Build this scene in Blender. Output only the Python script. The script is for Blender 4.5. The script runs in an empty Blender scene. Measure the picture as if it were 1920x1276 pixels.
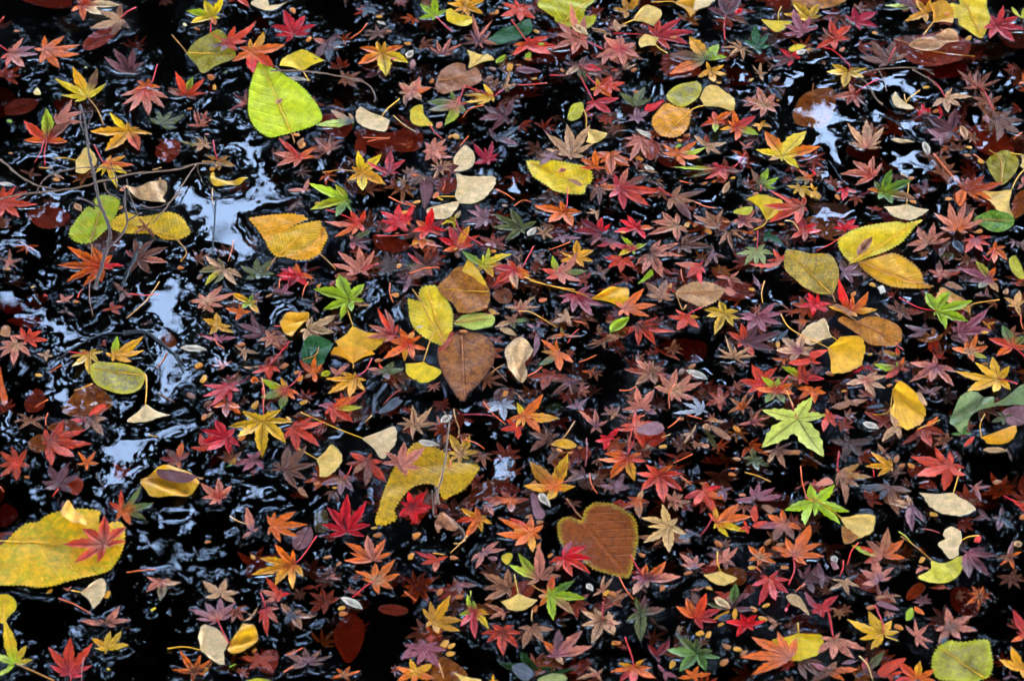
import bpy, math, random
import numpy as np
from mathutils import Vector
from mathutils.geometry import delaunay_2d_cdt
R = math.radians
random.seed(7); rng = np.random.default_rng(7)
SC = bpy.context.scene
COL = SC.collection

# ------------------------------------------------------------------ camera
W, H = 1920.0, 1276.0
HFOV, ELEV, DIST = R(15.0), R(48.0), 5.507
cam_d = bpy.data.cameras.new('camera'); cam = bpy.data.objects.new('camera', cam_d); COL.objects.link(cam)
cam_d.sensor_width = 36.0; cam_d.lens = 18.0 / math.tan(HFOV / 2)
cam_d.clip_start = 0.1; cam_d.clip_end = 400
cam.location = (0, -DIST * math.cos(ELEV), DIST * math.sin(ELEV))
cam.rotation_euler = (math.pi / 2 - ELEV, 0, 0)
cam_d.dof.use_dof = True; cam_d.dof.focus_distance = DIST + 0.05; cam_d.dof.aperture_fstop = 6.3
SC.camera = cam
CP = np.array(cam.location); CR = np.array([1.0, 0, 0])
CF = np.array([0, math.cos(ELEV), -math.sin(ELEV)]); CU = np.array([0, math.sin(ELEV), math.cos(ELEV)])
TH = math.tan(HFOV / 2)
def unproj(u, v, z=0.0):
    """photo pixel -> point on the level z (the water surface is 0)"""
    a = (u - W / 2) / (W / 2) * TH; b = -(v - H / 2) / (W / 2) * TH
    d = CF + a * CR + b * CU
    t = (z - CP[2]) / d[2]
    return CP + t * d
def proj(P):
    q = np.asarray(P) - CP
    w = q @ CF
    return (q @ CR) / w / TH * W / 2 + W / 2, H / 2 - (q @ CU) / w / TH * W / 2

# ------------------------------------------------------------------ light and exposure
SUN_EL, SUN_AZ = R(54), R(62)
world = bpy.data.worlds.new('World'); SC.world = world; world.use_nodes = True
nt = world.node_tree; bg = nt.nodes['Background']
sky = nt.nodes.new('ShaderNodeTexSky'); sky.sky_type = 'NISHITA'; sky.sun_disc = False
sky.sun_elevation = SUN_EL; sky.sun_rotation = SUN_AZ
sky.air_density = 1.0; sky.dust_density = 0.7; sky.ozone_density = 3.0
nt.links.new(sky.outputs[0], bg.inputs[0]); bg.inputs[1].default_value = 0.15
sun_d = bpy.data.lights.new('sun', 'SUN'); sun_d.energy = 0.5; sun_d.angle = R(100); sun_d.color = (0.62, 0.80, 1.0)
sun = bpy.data.objects.new('sun', sun_d); COL.objects.link(sun)
sd = Vector((math.sin(SUN_AZ) * math.cos(SUN_EL), math.cos(SUN_AZ) * math.cos(SUN_EL), math.sin(SUN_EL)))
sun.rotation_euler = sd.to_track_quat('Z', 'Y').to_euler(); sun.location = sd * 30
SC.view_settings.view_transform = 'Standard'; SC.view_settings.look = 'None'
SC.view_settings.exposure = 4.65; SC.view_settings.gamma = 1
SC.render.engine = 'CYCLES'; SC.render.filter_size = 1.1
cy = SC.cycles; cy.use_denoising = True; cy.max_bounces = 8; cy.transparent_max_bounces = 16
cy.diffuse_bounces = 2; cy.glossy_bounces = 3; cy.caustics_reflective = False; cy.caustics_refractive = False
cy.sample_clamp_indirect = 6; cy.use_adaptive_sampling = True; cy.adaptive_threshold = 0.02

# ------------------------------------------------------------------ helpers
def s2l(c):
    return tuple(((x / 255) / 12.92 if x / 255 <= 0.04045 else ((x / 255 + 0.055) / 1.055) ** 2.4) for x in c)
PAL = dict(
 orr=(218,112,58)) if False else {
 'or':(216,108,52),'cr':(200,74,54),'pk':(206,120,92),'br':(120,76,56),'ta':(208,156,110),'tb':(166,108,72),'yo':(224,156,32),
 'rd':(216,22,18),'pu':(98,58,66),'mv':(150,104,110),'ol':(92,92,58),'cp':(188,66,72),'ye':(236,190,8),'ru':(160,66,22),
 'lg':(154,172,54),'rb':(142,58,36),'gy':(82,88,98),'mp':(162,86,94),'gr':(88,114,54),'oc':(214,72,30),'yt':(208,162,72),
 'yg':(178,170,26),'dr':(120,20,20),'cm':(232,198,146),'yb':(168,114,26),'cy':(234,190,98),'db':(72,42,30),'yw':(240,168,6),
 'ob':(164,102,20),'gd':(40,80,38),'pg':(188,196,112),'cm2':(160,28,56),'ct':(206,164,112),'yd':(206,148,22),'gr2':(84,108,66),
 'gy3':(164,170,180),'cd':(186,44,50),'yt2':(216,164,64),'yg5':(168,188,56),'yc':(138,126,84),'pg3':(206,206,116),'pg2':(150,152,104),
 'oy':(156,138,14),'ot2':(222,158,80),'gm2':(104,122,82),'yt3':(218,170,100),'yg4':(200,156,8),'yg3':(190,152,30),'yg2':(216,164,26),
 'yd2':(196,140,14),'yc3':(150,136,66),'yc2':(216,174,12),'yb3':(196,136,34),'yb2':(218,170,12),'tb3':(186,122,56),'tb2':(182,136,102),
 'ot':(216,150,66),'lm':(198,202,10),'hb':(154,98,60),'hb2':(156,86,10),'gy2':(150,166,34),'gm':(72,108,26),'cy2':(208,192,92),'wh':(216,204,182),'sd1':(204,130,62),'sd2':(178,104,50),'sd3':(212,152,84)}
def vivid(c, f=1.14):
    l = 0.3 * c[0] + 0.6 * c[1] + 0.1 * c[2]
    return tuple(min(0.92, max(0.003, (l + (x - l) * f) * g)) for x, g in zip(c, (1.17, 1.0, 0.68)))
LIN = {k: vivid(s2l(v)) for k, v in PAL.items()}
for _k in ('cm', 'cy', 'ct', 'wh', 'gy3', 'gy', 'yt3', 'ta', 'ot2', 'pk', 'tb', 'mv', 'mp', 'yc', 'yc3', 'yg3', 'br', 'oy'): LIN[_k] = tuple(min(0.92, x * g) for x, g in zip(s2l(PAL[_k]), (1.14, 0.94, 0.84)))
MOT = {'yc':((196,166,24),0.85,45),'yg4':((130,90,20),0.5,60),'yg3':((126,100,52),0.85,90),'yc3':((186,166,20),0.8,50),'yc2':((150,112,30),0.6,90),
 'tb3':((150,74,14),0.7,35),'tb2':((150,100,76),0.5,40),'ot':((196,112,70),0.7,50),'hb':((112,58,32),0.8,35),'hb2':((120,56,6),0.6,60),
 'gy2':((208,168,20),0.6,30),'gm':((150,154,24),0.6,70),'oy':((104,92,10),0.5,60),'yg':((150,120,20),0.45,70),'yb2':((168,150,10),0.6,25),
 'lm':((196,196,10),0.6,40),'ob':((120,60,14),0.7,40),'yw':((222,140,20),0.35,40),'cm':((204,154,92),0.6,45),'cy':((214,150,60),0.6,45),'ct':((160,110,66),0.6,60),'ta':((150,96,62),0.5,70),
 'tb':((120,70,44),0.6,70),'br':((86,50,38),0.6,70),'pk':((180,90,76),0.4,70),'gm2':((140,120,84),0.6,60),'yd2':((214,170,60),0.5,60),'rb':((96,36,26),0.6,60)}
RIM = {'hb2':((216,180,18),0.006),'ye':((214,180,40),0.003),'yw':((206,132,50),0.004),'yc':((214,178,14),0.010),'yc3':((196,182,18),0.012),
 'hb':((128,66,34),0.006),'ob':((178,110,26),0.004),'tb3':((190,104,14),0.008),'lm':((190,196,14),0.004)}
WORDS = {'or':'orange','cr':'coral red','pk':'salmon pink','br':'brown','ta':'tan','tb':'light brown','yo':'yellow orange','rd':'bright red','pu':'dark purple',
 'mv':'mauve','ol':'olive','cp':'rosy red','ye':'yellow','ru':'rust','lg':'light green','rb':'reddish brown','gy':'grey','mp':'dusky pink','gr':'green',
 'oc':'fiery orange','yt':'yellow tan','yg':'yellow green','dr':'dark red','cm':'cream','yb':'ochre','cy':'pale yellow','db':'dark brown','yw':'golden',
 'ob':'orange brown','gd':'dark green','pg':'pale green','cm2':'crimson','ct':'beige','yd':'dull yellow','gr2':'grey green','gy3':'silvery','cd':'deep red',
 'yt2':'straw yellow','yg5':'lime yellow','pg3':'pale lime','pg2':'grey olive','ot2':'pale orange','gm2':'grey green','yt3':'peach','yb3':'amber','wh':'white'}

def new_mat(name): 
    m = bpy.data.materials.new(name); m.use_nodes = True
    n = m.node_tree; b = n.nodes['Principled BSDF']; return m, n, b
def leaf_material(name, kind, rough, coat, bump):
    m, n, b = new_mat(name); N = n.nodes; L = n.links
    def math_(op, a, b_=None, c=None):
        q = N.new('ShaderNodeMath'); q.operation = op
        for i, x in enumerate((a, b_, c)):
            if x is None: continue
            if isinstance(x, (int, float)): q.inputs[i].default_value = x
            else: L.new(x, q.inputs[i])
        return q.outputs[0]
    def att(nm):
        a = N.new('ShaderNodeAttribute'); a.attribute_name = nm; return a
    def mix(f, a, b_, mode='MIX'):
        q = N.new('ShaderNodeMix'); q.data_type = 'RGBA'; q.blend_type = mode
        for s, x in ((0, f), (6, a), (7, b_)):
            if isinstance(x, (int, float)): q.inputs[s].default_value = x
            elif isinstance(x, tuple): q.inputs[s].default_value = x
            else: L.new(x, q.inputs[s])
        return q.outputs[2]
    def ramp(x, lo, hi, a=0.0, bb=1.0):
        q = N.new('ShaderNodeMapRange'); q.interpolation_type = 'SMOOTHSTEP'
        L.new(x, q.inputs[0]); q.inputs[1].default_value = lo; q.inputs[2].default_value = hi
        q.inputs[3].default_value = a; q.inputs[4].default_value = bb; return q.outputs[0]
    geo = N.new('ShaderNodeNewGeometry')
    lv = N.new('ShaderNodeSeparateXYZ'); L.new(att('lv').outputs['Vector'], lv.inputs[0])
    c1 = att('Col').outputs['Color']; c2 = att('Col2').outputs['Color']
    prm = N.new('ShaderNodeSeparateXYZ'); L.new(att('prm').outputs['Vector'], prm.inputs[0])   # mottle amount, mottle scale, seed
    va_ = N.new('ShaderNodeVectorMath'); va_.operation = 'ADD'; L.new(geo.outputs['Position'], va_.inputs[0]); L.new(prm.outputs[2], va_.inputs[1]); pos = va_.outputs[0]   # each leaf reads its own stretch of the noise
    def noise(scale, detail=3, rough_=0.6, dist=0.0):
        q = N.new('ShaderNodeTexNoise')
        L.new(pos, q.inputs['Vector'])
        if isinstance(scale, (int, float)): q.inputs['Scale'].default_value = scale
        else: L.new(scale, q.inputs['Scale'])
        q.inputs['Detail'].default_value = detail; q.inputs['Roughness'].default_value = rough_; q.inputs['Distortion'].default_value = dist
        return q.outputs['Fac']
    blot = math_('MULTIPLY', ramp(noise(math_('MULTIPLY', prm.outputs[1], 3.2), 5, 0.68, 0.8), 0.46, 0.58), prm.outputs[0])
    col = mix(blot, c1, c2)
    col = mix(1.0, col, mix(ramp(noise(90, 3), 0.3, 0.7), (0.84, 0.82, 0.80, 1), (1.14, 1.12, 1.10, 1)), 'MULTIPLY')
    ay = math_('ABSOLUTE', lv.outputs[1])
    if kind == 'ginkgo':
        wv = math_('SINE', math_('MULTIPLY', lv.outputs[1], 95.0))
        vein = ramp(wv, 0.3, 1.0, 0.0, 0.28)
        col = mix(vein, col, mix(1.0, col, (0.80, 0.74, 0.62, 1), 'MULTIPLY'))
        hgt = math_('MULTIPLY', wv, 0.10)
    else:
        mid = ramp(ay, 0.02 if kind == 'broad' else 0.03, 0.07 if kind == 'broad' else 0.16, 1.0, 0.0)
        ph = math_('MULTIPLY', math_('SUBTRACT', lv.outputs[0], math_('MULTIPLY', ay, 0.30 if kind == 'broad' else 0.12)), 44.0 if kind == 'broad' else 70.0)
        side = ramp(math_('SINE', ph), 0.78, 1.0)
        vein = math_('MAXIMUM', math_('MULTIPLY', mid, 0.8), math_('MULTIPLY', side, 0.45 if kind == 'broad' else 0.28))
        vc = (0.52, 0.42, 0.40, 1) if kind != 'broad' else (1.16, 1.12, 1.05, 1)
        col = mix(vein, col, mix(1.0, col, vc, 'MULTIPLY'))
        hgt = math_('MULTIPLY', vein, -0.7)
    speck = ramp(noise(420, 2, 0.5), 0.67, 0.74, 0.0, 0.55)
    col = mix(speck, col, mix(1.0, col, (0.35, 0.25, 0.2, 1), 'MULTIPLY'))
    L.new(col, b.inputs['Base Color'])
    hh = math_('ADD', hgt, math_('MULTIPLY', noise(160, 4), 0.9))
    bp = N.new('ShaderNodeBump'); bp.inputs['Strength'].default_value = bump; bp.inputs['Distance'].default_value = 0.0012
    L.new(hh, bp.inputs['Height']); L.new(bp.outputs[0], b.inputs['Normal'])
    L.new(ramp(noise(60, 3), 0.35, 0.7, rough - 0.08, rough + 0.14), b.inputs['Roughness'])
    b.inputs['Specular IOR Level'].default_value = 0.22
    b.inputs['Coat Weight'].default_value = coat; b.inputs['Coat Roughness'].default_value = 0.12
    return m
M_MAPLE = leaf_material('maple leaf', 'maple', 0.5, 0.0, 0.5)
M_DRY = leaf_material('withered leaf', 'maple', 0.6, 0.0, 0.9)
M_WET = leaf_material('wet leaf', 'maple', 0.42, 0.25, 0.7)
M_GINKGO = leaf_material('ginkgo leaf', 'ginkgo', 0.5, 0.0, 0.3)
M_BROAD = leaf_material('broad leaf', 'broad', 0.5, 0.0, 0.6)
M_BWET = leaf_material('wet broad leaf', 'broad', 0.46, 0.06, 0.6)
def plain(name, colour, rough=0.6, bump=0.3, scale=200, var=0.5, sat=1.0):
    m, n, b = new_mat(name)
    q = n.nodes.new('ShaderNodeTexNoise'); q.inputs['Scale'].default_value = scale; q.inputs['Detail'].default_value = 4
    g = n.nodes.new('ShaderNodeNewGeometry'); n.links.new(g.outputs['Position'], q.inputs['Vector'])
    r = n.nodes.new('ShaderNodeValToRGB'); n.links.new(q.outputs['Fac'], r.inputs[0])
    c = s2l(colour) if sat == 1.0 else vivid(s2l(colour), sat); r.color_ramp.elements[0].position = 0.3; r.color_ramp.elements[1].position = 0.7
    r.color_ramp.elements[0].color = tuple(x * (1 - var) for x in c) + (1,); r.color_ramp.elements[1].color = tuple(min(1, x * (1 + var * 0.3)) for x in c) + (1,)
    n.links.new(r.outputs[0], b.inputs['Base Color']); b.inputs['Roughness'].default_value = rough
    p = n.nodes.new('ShaderNodeBump'); p.inputs['Strength'].default_value = bump; p.inputs['Distance'].default_value = 0.001
    n.links.new(q.outputs['Fac'], p.inputs['Height']); n.links.new(p.outputs[0], b.inputs['Normal'])
    return m
_pm = {}
def pal_mat(code, what):
    k = (code, what)
    if k not in _pm: _pm[k] = plain(what + ' ' + WORDS.get(code, code), PAL[code], 0.55, 0.4, 350, 0.25, 1.25)
    return _pm[k]

def mesh_obj(name, verts, faces, mat, parent=None, smooth=True):
    me = bpy.data.meshes.new(name); me.from_pydata([tuple(map(float, v)) for v in verts], [], faces)
    if mat: me.materials.append(mat)
    if smooth: me.polygons.foreach_set('use_smooth', np.ones(len(me.polygons), bool))
    o = bpy.data.objects.new(name, me); COL.objects.link(o)
    if parent: o.parent = parent
    return o
def set_attrs(me, col, col2, lv, prm):
    n = len(me.vertices)
    def put(nm, tp, data, key):
        a = me.attributes.new(nm, tp, 'POINT'); a.data.foreach_set(key, np.asarray(data, np.float32).ravel())
    one = np.ones((n, 1))
    put('Col', 'FLOAT_COLOR', np.hstack([col, one]), 'color'); put('Col2', 'FLOAT_COLOR', np.hstack([col2, one]), 'color')
    put('lv', 'FLOAT_VECTOR', lv, 'vector'); put('prm', 'FLOAT_VECTOR', np.tile(prm, (n, 1)), 'vector')
def tube(pts, r0, r1, k=5):
    pts = [np.asarray(p, float) for p in pts]; V, F = [], []
    n = len(pts)
    for i, p in enumerate(pts):
        t = pts[min(i + 1, n - 1)] - pts[max(i - 1, 0)]; t = t / (np.linalg.norm(t) + 1e-9)
        up = np.array([0, 0, 1.0]) if abs(t[2]) < 0.9 else np.array([1.0, 0, 0])
        a = np.cross(t, up); a /= np.linalg.norm(a); b = np.cross(t, a)
        r = r0 + (r1 - r0) * i / max(1, n - 1)
        for j in range(k):
            w = 2 * math.pi * j / k; V.append(p + r * (math.cos(w) * a + math.sin(w) * b))
    for i in range(n - 1):
        for j in range(k):
            F.append((i * k + j, i * k + (j + 1) % k, (i + 1) * k + (j + 1) % k, (i + 1) * k + j))
    F.append(tuple(range(k - 1, -1, -1))); F.append(tuple((n - 1) * k + j for j in range(k)))
    return V, F
def spline(pts, closed=False, step=0.003):
    P = [np.asarray(p, float) for p in pts]; n = len(P); out = []
    if n == 2 and not closed:
        m = max(2, int(np.linalg.norm(P[1] - P[0]) / (step * 3)))
        return [P[0] + (P[1] - P[0]) * i / m for i in range(m + 1)]
    for i in range(n if closed else n - 1):
        p0 = P[(i - 1) % n] if closed or i > 0 else 2 * P[0] - P[1]
        p1 = P[i]; p2 = P[(i + 1) % n]
        p3 = P[(i + 2) % n] if closed or i + 2 < n else 2 * P[-1] - P[-2]
        m = max(1, int(round(np.linalg.norm(p2 - p1) / step)))
        for k in range(m):
            t = k / m
            out.append(0.5 * (2 * p1 + (p2 - p0) * t + (2 * p0 - 5 * p1 + 4 * p2 - p3) * t * t + (3 * p1 - p0 - 3 * p2 + p3) * t ** 3))
    if not closed: out.append(P[-1])
    return out

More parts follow.
